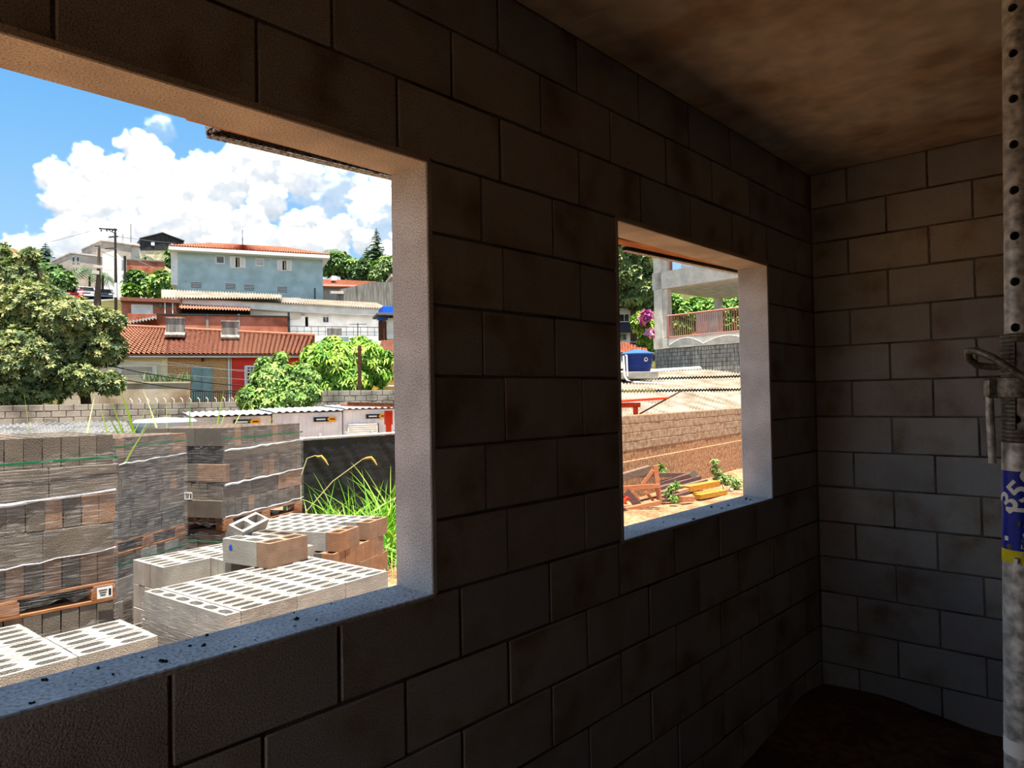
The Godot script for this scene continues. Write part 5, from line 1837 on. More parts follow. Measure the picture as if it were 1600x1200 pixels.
	part("fascia", b.mesh(), M.white_wall, wh)
	part("roof", corrugated(loc(wh, 360, 468.0, 0.9), loc(wh, 605, 482.0, 0.9), loc(wh, 588, 473.5, -5.0), loc(wh, 360, 461.0, -5.0), 62, 0.06), M.fibre_cement, wh)
	part("roof", corrugated(loc(wh, 253, 465.0, 1.1), loc(wh, 440, 466.5, 1.1), loc(wh, 440, 460.0, -3.0), loc(wh, 253, 452.5, -3.0), 44, 0.06), M.fibre_cement, wh)
	fbox(wh, "side_cladding", 252, 453, 274, 466, 0.6, 0.8, M.cabin_cream)
	var gd := group_part("garage_door", wh)
	fbox(wh, "leaf", 455, 493, 477, 511, 0.0, 0.08, M.trim, gd)
	open_window(wh, "window", 505, 495, 513.5, 503.5, 2, 1.0, M.trim)
	# striped awning and dark porch
	part("awning", corrugated(loc(wh, 272, 481, 2.2), loc(wh, 391, 485, 2.2), loc(wh, 391, 480, 0.6), loc(wh, 276, 475.5, 0.6), 26, 0.05), M.clay2, wh)
	# terrace railing
	var tr := group_part("terrace_railing", wh)
	fbox(wh, "terrace", 452, 525, 625, 540, 0.2, 1.5, M.white_wall)
	for q in [[453, 510.4, 625, 511.2], [453, 518, 625, 518.6]]:
		fbox(wh, "rail", q[0], q[1], q[2], q[3], 1.38, 1.42, M.iron, tr, 0.002)
	for k in 16:
		fbox(wh, "baluster", 453.0 + 11.0 * k, 510.5, 453.6 + 11.0 * k, 526, 1.38, 1.42, M.iron, tr, 0.002)
	var cl := fbox(wh, "hung_cloth", 511, 513, 534, 527, 1.42, 1.46, M.stained_wall, tr, 0.002)
	fbox(wh, "teal_tarp", 510, 526, 545, 534, 1.5, 1.55, M.teal_door)
	# antenna on a mast
	var an := thing("tv_antenna", "television aerial on a thin mast in front of the white house", "antenna", Transform3D(Basis(), at(559, 525, 46.0)))
	var ai := -an.position
	tube_part("mast", [at(559, 530, 46) + ai, at(559, 505, 46) + ai], 0.03, M.iron, an, 6)
	tube_part("boom", [at(546, 507, 46) + ai, at(572, 506.5, 46) + ai], 0.02, M.iron, an, 6)
	for k in 6:
		var px := 547.0 + 5 * k
		tube_part("element", [at(px, 507, 45.6) + ai, at(px, 506.6, 46.4) + ai], 0.015, M.iron, an, 5)
	# blue tarpaulin roof at the right
	var bt := facade("blue_shed", "shed with bright blue tarpaulin and brown door beside the column", "shed", at(588, 500, 50.0), at(660, 500, 51.0), 3.5)
	fbox(bt, "tarpaulin", 598, 479, 660, 489, -2.0, 0.3, M.tarp_blue)
	fbox(bt, "roof", 590, 489, 660, 492.5, -2.0, 0.8, M.fibre_grey)
	fbox(bt, "wall", 604, 497, 660, 530, -2.0, 0.0, M.white_wall)
	fbox(bt, "door", 592, 502, 604, 532, -0.2, 0.05, M.rusty)
	fbox(bt, "tarpaulin", 590, 495.5, 606, 500, -0.3, 0.02, M.tarp_blue)
	tube_part("post", [loc(bt, 600, 489, 0.6), loc(bt, 600, 530, 0.6)], 0.05, M.rusty, bt)

	# ---- blue-grey building
	var bb := facade("blue_building", "large blue-grey two-storey building with an orange tiled hip roof", "building", at(276, 460, 61.0), at(506, 460, 65.5), 6.0)
	var x1: float = loc(bb, 504.5, 430).x
	var ytop: float = loc(bb, 390, 393).y
	var gaps := [[338.5, 400.7, 349.5, 410.7, 3.0], [400.8, 405.0, 411.0, 414.5, 3.0], [368.3, 402.1, 374.3, 417.7, 3.0], [441.6, 407.4, 447.2, 422.0, 3.0], [298.5, 440, 314.5, 449.5, 2.5], [352, 442, 368, 451.5, 2.5], [381.5, 444, 397, 453.5, 2.5], [433.5, 447, 448.5, 456.5, 2.5]]
	open_wall(bb, "wall", 0.0, x1, 0.0, ytop, -9.0, 0.0, gaps, M.blue_wall)
	fbox(bb, "left_wing", 267, 384, 277.5, 445, -3.0, 0.02, M.white_wall)
	var ez := 0.7
	var ya := loc(bb, 280, 388.5, ez).y
	box_part("eaves", Vector3(x1 / 2.0, ya, -4.3), Vector3(x1 + 1.1, 0.3, 10.2), M.trim, bb, 0.02)
	var ea := Vector3(-0.55, ya + 0.2, ez + 0.1)
	var eb := Vector3(x1 + 0.55, ya + 0.2, ez + 0.1)
	var ra := loc(bb, 330, 379.5, -4.3)
	var rb := loc(bb, 440, 386, -4.3)
	part("roof", tile_roof(ea, eb, rb, ra, 62, 14, 0.06), M.new_clay, bb)
	var back := Vector3(0, 0, -10.0)
	part("roof", tile_roof(ea + back, ea, ra, ra, 30, 10, 0.06), M.new_clay, bb)
	part("roof", tile_roof(eb, eb + back, rb, rb, 30, 10, 0.06), M.new_clay, bb)
	part("roof", tile_roof(eb + back, ea + back, ra, rb, 40, 10, 0.06), M.new_clay, bb)
	open_window(bb, "window", 338.5, 400.7, 349.5, 410.7, 1, 1.5, M.trim)
	open_window(bb, "window", 400.8, 405.0, 411.0, 414.5, 1, 1.5, M.trim)
	for q in [[359.0, 400.5, 383.6, 419.3], [432.8, 405.8, 456.0, 423.6]]:
		var w := group_part("shuttered_window", bb)
		var d: float = q[2] - q[0]
		fbox(bb, "frame", q[0], q[1], q[2], q[1] + 1.6, -0.05, 0.06, M.trim, w)
		fbox(bb, "frame", q[0], q[3] - 1.6, q[2], q[3], -0.05, 0.06, M.trim, w)
		fbox(bb, "frame", q[0], q[1], q[0] + d * 0.37, q[3], -0.05, 0.06, M.trim, w)
		fbox(bb, "frame", q[0] + d * 0.63, q[1], q[2], q[3], -0.05, 0.06, M.trim, w)
		for k in 2:
			var sx: float = q[0] + d * (0.06 if k == 0 else 0.66)
			fbox(bb, "shutter", sx, q[1] + 1.6, sx + d * 0.28, q[3] - 1.6, 0.0, 0.1, M.trim, w, 0.002)
			for s in 5:
				fbox(bb, "shutter_slat", sx + 1.0, q[1] + 3.0 + 2.6 * s, sx + d * 0.24, q[1] + 3.8 + 2.6 * s, 0.05, 0.13, M.taupe_wall_light, w, 0.002)
		fbox(bb, "curtain", q[0] + d * 0.48, q[1] + 1.8, q[0] + d * 0.57, q[3] - 1.8, -0.3, -0.25, M.cream, w, 0.002)
	for q in [[298.5, 440, 314.5, 449.5], [352, 442, 368, 451.5], [381.5, 444, 397, 453.5], [433.5, 447, 448.5, 456.5]]:
		vent(bb, q[0], q[1], q[2], q[3], M.trim)
	tube_part("aerial", [loc(bb, 379, 385, -4.0), loc(bb, 379, 359, -4.0)], 0.05, M.iron, bb, 6)
	tube_part("downpipe", [loc(bb, 492, 450, 0.06), loc(bb, 492, 470, 0.06)], 0.05, M.slate, bb, 6)
	# ---- houses right of it
	var gh := facade("orange_roof_house", "house with a low orange clay roof right of the blue building", "house", at(500, 445, 72.0), at(590, 445, 74.0), 8.0)
	open_wall_px(gh, "wall", 503, 445, 586, 490, -6.0, 0.0, [[515.5, 453.5, 524, 460, 3.0]], M.taupe_wall)
	part("roof", tile_roof(loc(gh, 503, 447.5, 0.6), loc(gh, 590, 449, 0.6), loc(gh, 588, 440, -5.0), loc(gh, 503, 436, -5.0), 34, 9, 0.07), M.new_clay, gh)
	open_window(gh, "window", 515.5, 453.5, 524, 460, 2, 0.8, M.trim)
	fbox(gh, "chimney", 518, 431, 526, 438, -3.0, -2.0, M.white_wall)
	var sw := facade("stained_wall_house", "grey rain-streaked gable wall right of the orange roof", "wall", at(528, 460, 66.0), at(650, 460, 68.0), 7.0)
	b = MB.new()
	var g5 := [loc(sw, 526, 462), loc(sw, 532, 452), loc(sw, 582, 440.5), loc(sw, 660, 441.5), loc(sw, 660, 490), loc(sw, 526, 490)]
	b.prism(g5, Vector3(0, 0, -4.0))
	part("wall", b.mesh(), M.stained_wall, sw)
	fbox(sw, "gutter", 516, 455, 537, 459, 0.0, 0.3, M.taupe_wall_light)
	var cn := facade("corner_house", "pale house corner cut by the concrete column", "house", at(611, 430, 77.0), at(660, 430, 78.0), 8.0)
	fbox(cn, "wall", 616, 433, 660, 460, -4.0, 0.0, M.white_wall)
	fbox(cn, "roof", 611, 429, 660, 433.5, -4.0, 0.6, M.taupe_wall_light)

# ---------------------------------------------------------------- the top of the hill, poles and cars
func make_hilltop() -> void:
	var f := facade("slate_gable_house", "dark slate-grey gabled building highest on the hill", "building", at(216, 440, 118.0), at(288, 440, 122.0), 14.0)
	var b := MB.new()
	b.prism([loc(f, 219, 391), loc(f, 219, 372.5), loc(f, 254, 364.5), loc(f, 287, 377), loc(f, 287, 391)], Vector3(0, 0, -8.0))
	part("gable", b.mesh(), M.slate, f)
	fbox(f, "wall", 219, 391, 287, 445, -8.0, -0.1, M.cream)
	fbox(f, "window", 236, 378, 241.5, 383.5, 0.0, 0.08, M.trim)
	fbox(f, "window", 267, 381, 272, 384, 0.0, 0.08, M.trim)
	for q in [[218, 373, 254, 364], [254, 364, 288, 377]]:
		tube_part("verge", [loc(f, q[0], q[1], 0.1), loc(f, q[2], q[3], 0.1)], 0.16, M.slate, f, 6)
	f = facade("taupe_block", "pale brown windowless building left of the slate gable", "building", at(158, 430, 108.0), at(218, 430, 112.0), 13.0)
	fbox(f, "wall", 158, 380, 205, 470, -9.0, 0.0, M.taupe_wall)
	fbox(f, "side_wall", 205, 380, 218, 470, -9.0, -0.3, M.taupe_wall_light)
	fbox(f, "coping", 157, 378.5, 219, 380.5, -9.0, 0.15, M.taupe_wall_light)
	tube_part("aerial", [loc(f, 204.5, 379, -2), loc(f, 204.5, 350, -2)], 0.08, M.pale_cable, f, 5)
	tube_part("aerial", [loc(f, 192, 379, -2), loc(f, 192, 366, -2)], 0.06, M.pale_cable, f, 5)
	f = facade("low_taupe_block", "lower pale brown building with corner windows behind the palm", "building", at(111, 440, 100.0), at(160, 440, 103.0), 13.0)
	open_wall_px(f, "wall", 111, 398, 160, 470, -9.0, 0.0, [[113, 402, 117, 409, 3.0], [120, 402, 124, 409, 3.0]], M.taupe_wall)
	fbox(f, "coping", 110.5, 396.5, 160, 398.8, -9.0, 0.15, M.taupe_wall_light)
	open_window(f, "window", 113, 402, 117, 409, 1, 0.5, M.trim)
	open_window(f, "window", 120, 402, 124, 409, 1, 0.5, M.trim)
	f = facade("white_gable_wall", "white rendered wall between the two utility poles", "wall", at(158, 440, 98.0), at(200, 440, 99.0), 13.0)
	b = MB.new()
	b.prism([loc(f, 160, 470), loc(f, 160, 396), loc(f, 178, 392), loc(f, 190, 404), loc(f, 190, 470)], Vector3(0, 0, -3.0))
	part("wall", b.mesh(), M.white_wall, f)
	f = facade("hill_brick_wall", "red brick wall with a curved coping on the hill", "wall", at(196, 420, 92.0), at(262, 420, 94.0), 12.0)
	fbox(f, "wall", 198, 407.5, 257, 428, -1.5, 0.0, M.brick)
	fbox(f, "coping", 197, 405.5, 258, 408, -1.5, 0.1, M.stained_wall)
	fbox(f, "base", 190, 425, 262, 470, -1.5, -0.1, M.white_wall)
	f = facade("far_left_roof", "orange clay roof at the far left above the big tree", "house", at(-60, 410, 96.0), at(45, 410, 98.0), 12.0)
	part("roof", tile_roof(loc(f, -60, 400, 0), loc(f, 42, 398, 0), loc(f, 20, 388.5, -5), loc(f, -60, 380, -5), 50, 9, 0.08), M.new_clay, f)
	fbox(f, "wall", -60, 398, 38, 440, -5, -0.5, M.taupe_wall_light)
	# white sloping stair wall by the road
	f = facade("stair_wall", "white sloping stair wall beside the thin pole", "wall", at(188, 460, 84.0), at(220, 460, 85.0), 11.0)
	b = MB.new()
	b.prism([loc(f, 192, 468), loc(f, 192, 432), loc(f, 197, 432), loc(f, 217, 466), loc(f, 217, 468)], Vector3(0, 0, -1.0))
	part("wall", b.mesh(), M.white_wall, f)
	f = facade("mesh_fence", "grey mesh fence at the top of the brick house", "fence", at(205, 460, 80.0), at(256, 460, 82.0), 11.0)
	for k in 12:
		fbox(f, "post", 212.0 + 3.6 * k, 456, 212.7 + 3.6 * k, 468, -0.05, 0.05, M.slate, null, 0.002)
	fbox(f, "rail", 210, 456, 254, 457, -0.05, 0.05, M.slate)
	# street
	b = MB.new()
	var r := [at(66, 476, 84.0), at(190, 476, 84.0), at(190, 464.5, 92.0), at(90, 464.5, 92.0)]
	for k in 4: r[k].y = maxf(r[k].y, 13.9)
	b.quad(r[0], r[1], r[2], r[3], Vector3.UP)
	for k in 4: b.quad(r[k], r[(k + 1) % 4], r[(k + 1) % 4] - Vector3(0, 3, 0), r[k] - Vector3(0, 3, 0), r[k] - r[(k + 2) % 4])
	var road := struct("street", b.mesh(), M.asphalt)
	# cars
	car("red hatchback parked facing the viewer at the top of the hill", 116.5, 467.0, 87.0, 1.85, 1.45, M.car_red)
	car("white van parked between the red car and the pole", 135.5, 465.5, 88.5, 2.0, 1.62, M.car_white)
	car("grey car half hidden behind the concrete utility pole", 163.0, 467.0, 88.5, 1.9, 1.45, M.car_grey)
	car("dark blue car in the shade under the round tree", 90.0, 475.0, 84.5, 2.2, 1.5, M.car_navy)
	# utility poles
	var p := thing("utility_pole", "thick weathered concrete utility pole in front of the parked cars", "pole", Transform3D(Basis(), at(152, 488, 62.0)))
	var i0 := -p.position
	tube_part("shaft", [at(151.5, 520, 62) + i0, at(151.5, 487, 62) + i0, at(154, 430, 62) + i0, at(155, 386, 62) + i0], [0.34, 0.33, 0.16, 0.09], M.pole_concrete, p, 10)
	tube_part("crossarm", [at(148, 384.5, 62) + i0, at(157, 384.5, 62) + i0], 0.05, M.pole_wood, p, 6)
	box_part("transformer", at(149, 426, 61.6) + i0, Vector3(0.5, 0.3, 0.4), M.taupe_wall_light, p)
	box_part("bracket", at(153, 417, 61.8) + i0, Vector3(0.7, 0.25, 0.3), M.taupe_wall_light, p)
	p = thing("utility_pole", "dark timber utility pole with a long crossarm and white base", "pole", Transform3D(Basis(), at(181, 474, 74.0)))
	i0 = -p.position
	tube_part("shaft", [at(181, 490, 74) + i0, at(181, 442, 74) + i0, at(180, 357, 74) + i0], [0.16, 0.15, 0.10], M.pole_wood, p, 8)
	tube_part("white_band", [at(181, 465, 74) + i0, at(181, 442, 74) + i0], 0.17, M.trim, p, 8)
	tube_part("crossarm", [at(155, 357, 74) + i0, at(183, 359, 74) + i0], 0.09, M.pole_wood, p, 6)
	tube_part("crossarm", [at(170, 370.5, 74) + i0, at(184, 369.5, 74) + i0], 0.07, M.pole_wood, p, 6)
	tube_part("brace", [at(170, 359.5, 74) + i0, at(180, 365, 74) + i0], 0.05, M.pole_wood, p, 5)
	tube_part("crossarm", [at(164, 388.5, 74) + i0, at(181, 387.5, 74) + i0], 0.06, M.pole_wood, p, 5)
	for k in 3:
		tube_part("insulator", [at(158.0 + 9 * k, 359, 74) + i0, at(158.0 + 9 * k, 361.5, 74) + i0], 0.08, M.slate, p, 5)
	p = thing("utility_pole", "thin grey pole with a meter box right of the timber pole", "pole", Transform3D(Basis(), at(196, 466, 80.0)))
	i0 = -p.position
	tube_part("shaft", [at(196, 475, 80) + i0, at(195, 400, 80) + i0], 0.14, M.slate, p, 8)
	box_part("meter_box", at(197.5, 457, 79.7) + i0, Vector3(0.4, 0.8, 0.3), M.iron, p)
	# wires
	var wires := [
		[155, 386, 62, 40, 426, 58, 1, "pale cable running left from the concrete pole, upper one"], [153, 416, 62, 40, 427, 58, 3, "pale cable running left from the concrete pole, lower one"],
		[156, 357, 74, 20, 392, 96, 2, "thin wire from the crossarm towards the far left"], [181, 369, 74, 275, 380, 118, 2, "thin wire from the timber pole to the slate gable"],
		[154, 390, 62, 181, 402, 74, 2, "slack wire between the two big poles"], [180, 388, 74, 292, 440, 61, 4, "wire from the timber pole to the blue building"],
		[165, 570, 27, 480, 606, 29, 6, "thick black cable crossing in front of the terraced houses, upper one"], [165, 588, 27, 480, 618, 29, 5, "thick black cable crossing in front of the terraced houses, lower one"],
		[165, 560, 28, 620, 580, 31, 6, "thin grey wire in front of the cream house"], [165, 575, 28, 620, 600, 31, 4, "thin grey wire crossing the tan house door"], [262, 566, 28, 620, 590, 31, 5, "thin grey wire in front of the red wall"]]
	for w in wires:
		var a := at(w[0], w[1], w[2])
		var c := at(w[3], w[4], w[5])
		var pts := []
		for k in 13:
			var t := k / 12.0
			pts.append(a.lerp(c, t) - Vector3(0, w[6] * 0.04 * 4.0 * t * (1.0 - t), 0))
		b = MB.new()
		var thick: bool = w[7].begins_with("thick")
		b.tube(pts, 0.022 if thick else (0.008 if w[2] < 40 else 0.022), 5)
		one("power_line", b.mesh(), M.cable if thick else M.pale_cable, w[7], "cable", Transform3D(), "overhead cables")

func car(label: String, px: float, py: float, depth: float, w: float, h: float, m: Material) -> void:
	var p := at(px, py, depth)
	var z := (CAM - p).slide(Vector3.UP).normalized()
	var t := thing("car", label, "car", Transform3D(Basis(Vector3.UP.cross(z), Vector3.UP, z), p), "parked cars on the hill")
	var b := MB.new()
	# profile from the side, extruded across
	var pr := [Vector3(-w / 2, 0.25, 0.0), Vector3(-w / 2, h * 0.52, 0.05), Vector3(-w / 2, h * 0.60, -1.0), Vector3(-w / 2, h, -1.7), Vector3(-w / 2, h, -3.0), Vector3(-w / 2, h * 0.62, -3.7), Vector3(-w / 2, 0.3, -3.8)]
	b.prism(pr, Vector3(w, 0, 0))
	part("body", b.mesh(), m, t)
	b = MB.new()
	b.quad(Vector3(-w * 0.42, h * 0.63, -1.02), Vector3(w * 0.42, h * 0.63, -1.02), Vector3(w * 0.36, h * 0.95, -1.58), Vector3(-w * 0.36, h * 0.95, -1.58), Vector3(0, 1, 1))
	part("windscreen", b.mesh(), M.dark_glass, t, Transform3D(Basis(), Vector3(0, 0.02, 0.04)))
	for s in [-1.0, 1.0]:
		box_part("headlamp", Vector3(s * w * 0.36, h * 0.42, 0.04), Vector3(w * 0.2, 0.14, 0.06), M.trim, t)
		box_part("mirror", Vector3(s * (w / 2 + 0.08), h * 0.62, -1.1), Vector3(0.16, 0.12, 0.08), m, t)
		for zz in [-0.7, -3.0]:
			var q := Vector3(s * (w / 2 - 0.12), 0.3, zz)
			tube_part("wheel", [q - Vector3(0.1, 0, 0), q + Vector3(0.1, 0, 0)], 0.3, M.tyre, t, 14)
	box_part("grille", Vector3(0, h * 0.36, 0.04), Vector3(w * 0.4, 0.12, 0.04), M.iron, t)
	box_part("bumper", Vector3(0, 0.34, 0.05), Vector3(w * 0.98, 0.16, 0.12), m, t)

# ---------------------------------------------------------------- plants
func leaf_mesh(n: int, l: float, w: float, droop: float, up: float, sd: int) -> ArrayMesh:
	var r := RandomNumberGenerator.new()
	r.seed = sd
	var b := MB.new()
	b.use_col = true
	b.col = Color.WHITE
	for k in n:
		var a := TAU * (k + r.randf_range(-0.3, 0.3)) / n
		var d := Vector3(cos(a), up + r.randf_range(-0.25, 0.35), sin(a)).normalized()
		var side := d.cross(Vector3.UP).normalized()
		var ll := l * r.randf_range(0.75, 1.15)
		var mid := d * ll * 0.5
		var tip := d * ll - Vector3(0, droop * ll, 0)
		var nn := side.cross(d).normalized()
		if nn.y < 0: nn = -nn
		var e := nn * w * 0.2
		var n1 := (nn + side * 0.35).normalized()
		var n2 := (nn - side * 0.35).normalized()
		b.tri(Vector3.ZERO, mid + side * w / 2 + e, mid, n1, n1, n1)
		b.tri(mid, mid + side * w / 2 + e, tip, n1, n1, n1)
		b.tri(Vector3.ZERO, mid, mid - side * w / 2 + e, n2, n2, n2)
		b.tri(mid, tip, mid - side * w / 2 + e, n2, n2, n2)
	return b.mesh()

# leaves set over the shells of a few blobs [px, py, radius in px, depth shift]
func foliage(parent: Node3D, blobs: Array, depth: float, leaf: ArrayMesh, per: float, cols: Array, flatten := 0.85, called := "foliage", m: Material = null) -> void:
	var xs := []
	var cs := []
	var inv := parent.transform.affine_inverse()
	for q in blobs:
		var z: float = depth + q[3]
		var c := at(q[0], q[1], z)
		var r: float = q[2] / FOCAL * z
		var count := int(per * q[2] * q[2])
		for k in count:
			var d := Vector3(rng.randfn(), rng.randfn() * 0.9 + 0.15, rng.randfn()).normalized()
			var s := pow(rng.randf(), 0.22)
			var p := c + Vector3(d.x, d.y * flatten, d.z) * r * s * rnd(0.86, 1.08)
			var ax := (d + Vector3(rnd(-0.5, 0.5), rnd(0.1, 0.9), rnd(-0.5, 0.5))).normalized()
			var side := ax.cross(Vector3(rnd(-1, 1), rnd(-1, 1), rnd(-1, 1)).normalized()).normalized()
			var bs := Basis(side, ax, side.cross(ax)).scaled(Vector3.ONE * rnd(0.7, 1.25))
			xs.append(inv * Transform3D(bs, p))
			var a: Color = cols[rng.randi_range(0, cols.size() - 1)]
			cs.append(a * rnd(0.8, 1.2))
	var mm := MultiMesh.new()
	mm.transform_format = MultiMesh.TRANSFORM_3D
	mm.use_colors = true
	mm.mesh = leaf
	mm.instance_count = xs.size()
	for i in xs.size():
		mm.set_instance_transform(i, xs[i])
		mm.set_instance_color(i, cs[i])
	var o := MultiMeshInstance3D.new()
	o.name = called
	o.multimesh = mm
	o.material_override = m if m else M.leaf
	parent.add_child(o, true)
	o.set_meta("kind", "stuff")

func tree(label: String, called: String, foot: Array, blobs: Array, depth: float, leaf: ArrayMesh, per: float, cols: Array, trunk := 0.15, limbs := true, cat := "tree", group := "") -> Node3D:
	var p := at(foot[0], foot[1], depth)
	var t := thing(called, label, cat, Transform3D(Basis(), p), group)
	if trunk > 0.0:
		var top := at(blobs[0][0], blobs[0][1], depth + blobs[0][3]) - p
		tube_part("trunk", [Vector3(0, -0.6, 0), top * 0.3 + Vector3(0.1, 0, 0), top * 0.7, top], [trunk, trunk * 0.85, trunk * 0.6, trunk * 0.3], M.bark, t, 8)
		if limbs:
			for k in range(1, blobs.size()):
				var e := at(blobs[k][0], blobs[k][1], depth + blobs[k][3]) - p
				var s := top * rnd(0.35, 0.7)
				tube_part("limb", [s, s.lerp(e, 0.5) + Vector3(0, 0.1, 0), e], [trunk * 0.5, trunk * 0.35, trunk * 0.12], M.bark, t, 6)
	foliage(t, blobs, depth, leaf, per, cols)
	return t

# curved blades of grass from a foot; each blade is [lean x, lean z, length, width, curl]
func blade(b: MB, p: Vector3, dir: Vector3, l: float, w: float, curl: float, col: Color) -> void:
	b.col = col
	var side := Vector3.RIGHT
	side = Vector3(CR.x, 0, CR.z).normalized().rotated(Vector3.UP, rnd(-1.0, 1.0))
	var flat_dir := Vector3(dir.x, 0, dir.z)
	if flat_dir.length() < 0.01: flat_dir = Vector3(0.05, 0, 0)
	flat_dir = flat_dir.normalized()
	var q := p
	var d := dir.normalized()
	var n := 8
	var prev_l := q - side * w * 0.3
	var prev_r := q + side * w * 0.3
	var pn := side.cross(d).normalized()
	for k in range(1, n + 1):
		var t := k / float(n)
		d = (d + (flat_dir * 0.5 - Vector3.UP) * curl / n).normalized()
		q += d * l / n
		var ww := w * (1.0 - pow(t, 2.2)) * 0.5
		var nn := side.cross(d).normalized()
		var a := q - side * ww
		var c := q + side * ww
		b.tri(prev_l, prev_r, c, pn, pn, nn)
		if k < n: b.tri(prev_l, c, a, pn, nn, nn)
		prev_l = a; prev_r = c; pn = nn

func tuft(label: String, p: Vector3, n: int, spread: float, l0: float, l1: float, w: float, curl0: float, curl1: float, cols: Array, lean := Vector3.ZERO, group := "") -> Node3D:
	var t := thing("grass_tuft", label, "grass", Transform3D(Basis(), p), group)
	for k in n:
		var b := MB.new()
		b.use_col = true
		var o := Vector3(rng.randfn(0, spread * 0.4), 0, rng.randfn(0, spread * 0.4))
		var d := Vector3(rng.randfn(0, 0.28), 1.0, rng.randfn(0, 0.28)) + lean * rnd(0.3, 1.2)
		var c: Color = cols[rng.randi_range(0, cols.size() - 1)]
		blade(b, o, d.normalized(), rnd(l0, l1), w * rnd(0.6, 1.1), rnd(curl0, curl1), c * rnd(0.85, 1.15))
		part("blade", b.mesh(), M.leaf, t)
	return t

func palm(label: String, foot: Array, crown: Array, depth: float, n: int, l: float, col: Color, group := "") -> void:
	var p := at(foot[0], foot[1], depth)
	var t := thing("palm", label, "tree", Transform3D(Basis(), p), group)
	var top := at(crown[0], crown[1], depth) - p
	tube_part("trunk", [Vector3(0, -0.5, 0), top * 0.5, top], [0.16, 0.13, 0.11], M.bark, t, 7)
	for k in n:
		var a := TAU * k / n + rnd(-0.2, 0.2)
		var b := MB.new()
		b.use_col = true
		b.col = col * rnd(0.75, 1.2)
		var d := Vector3(cos(a), rnd(0.2, 1.3), sin(a)).normalized()
		var q := top
		for i in 10:
			var nd := (d - Vector3(0, 0.22, 0)).normalized()
			var q2 := q + nd * l / 10.0
			var side := nd.cross(Vector3.UP).normalized()
			var wl := l * 0.28 * sin(PI * (i + 1.2) / 11.5)
			for s in [-1.0, 1.0]:
				b.flat(q, q.lerp(q2, 0.6), q2 + side * s * wl - Vector3(0, wl * 0.5, 0), Vector3.UP)
			q = q2
			d = nd
		part("frond", b.mesh(), M.leaf, t)

func pine(label: String, foot: Array, top: Array, depth: float, width: float, tiers: int, col: Color, group := "") -> void:
	var p := at(foot[0], foot[1], depth)
	var t := thing("conifer", label, "tree", Transform3D(Basis(), p), group)
	var h := at(top[0], top[1], depth) - p
	tube_part("trunk", [Vector3.ZERO, h], [0.2, 0.04], M.bark, t, 6)
	for i in tiers:
		var s := i / float(tiers)
		var b := MB.new()
		b.use_col = true
		var r := width * (1.0 - s) * rnd(0.85, 1.1) + 0.1
		for k in 9:
			var a := TAU * k / 9.0 + rnd(-0.3, 0.3)
			var d := Vector3(cos(a), rnd(-0.1, 0.25), sin(a))
			var side := d.cross(Vector3.UP).normalized()
			b.col = col * rnd(0.7, 1.25)
			var o := h * s
			for m in 4:
				var u := m / 4.0
				b.flat(o + d * r * u - side * (r * 0.2 + 0.15), o + d * r * u + side * (r * 0.2 + 0.15), o + d * r * (u + 0.4) + Vector3(0, -0.2 * r, 0), Vector3.UP)
		part("branch_tier", b.mesh(), M.leaf, t)

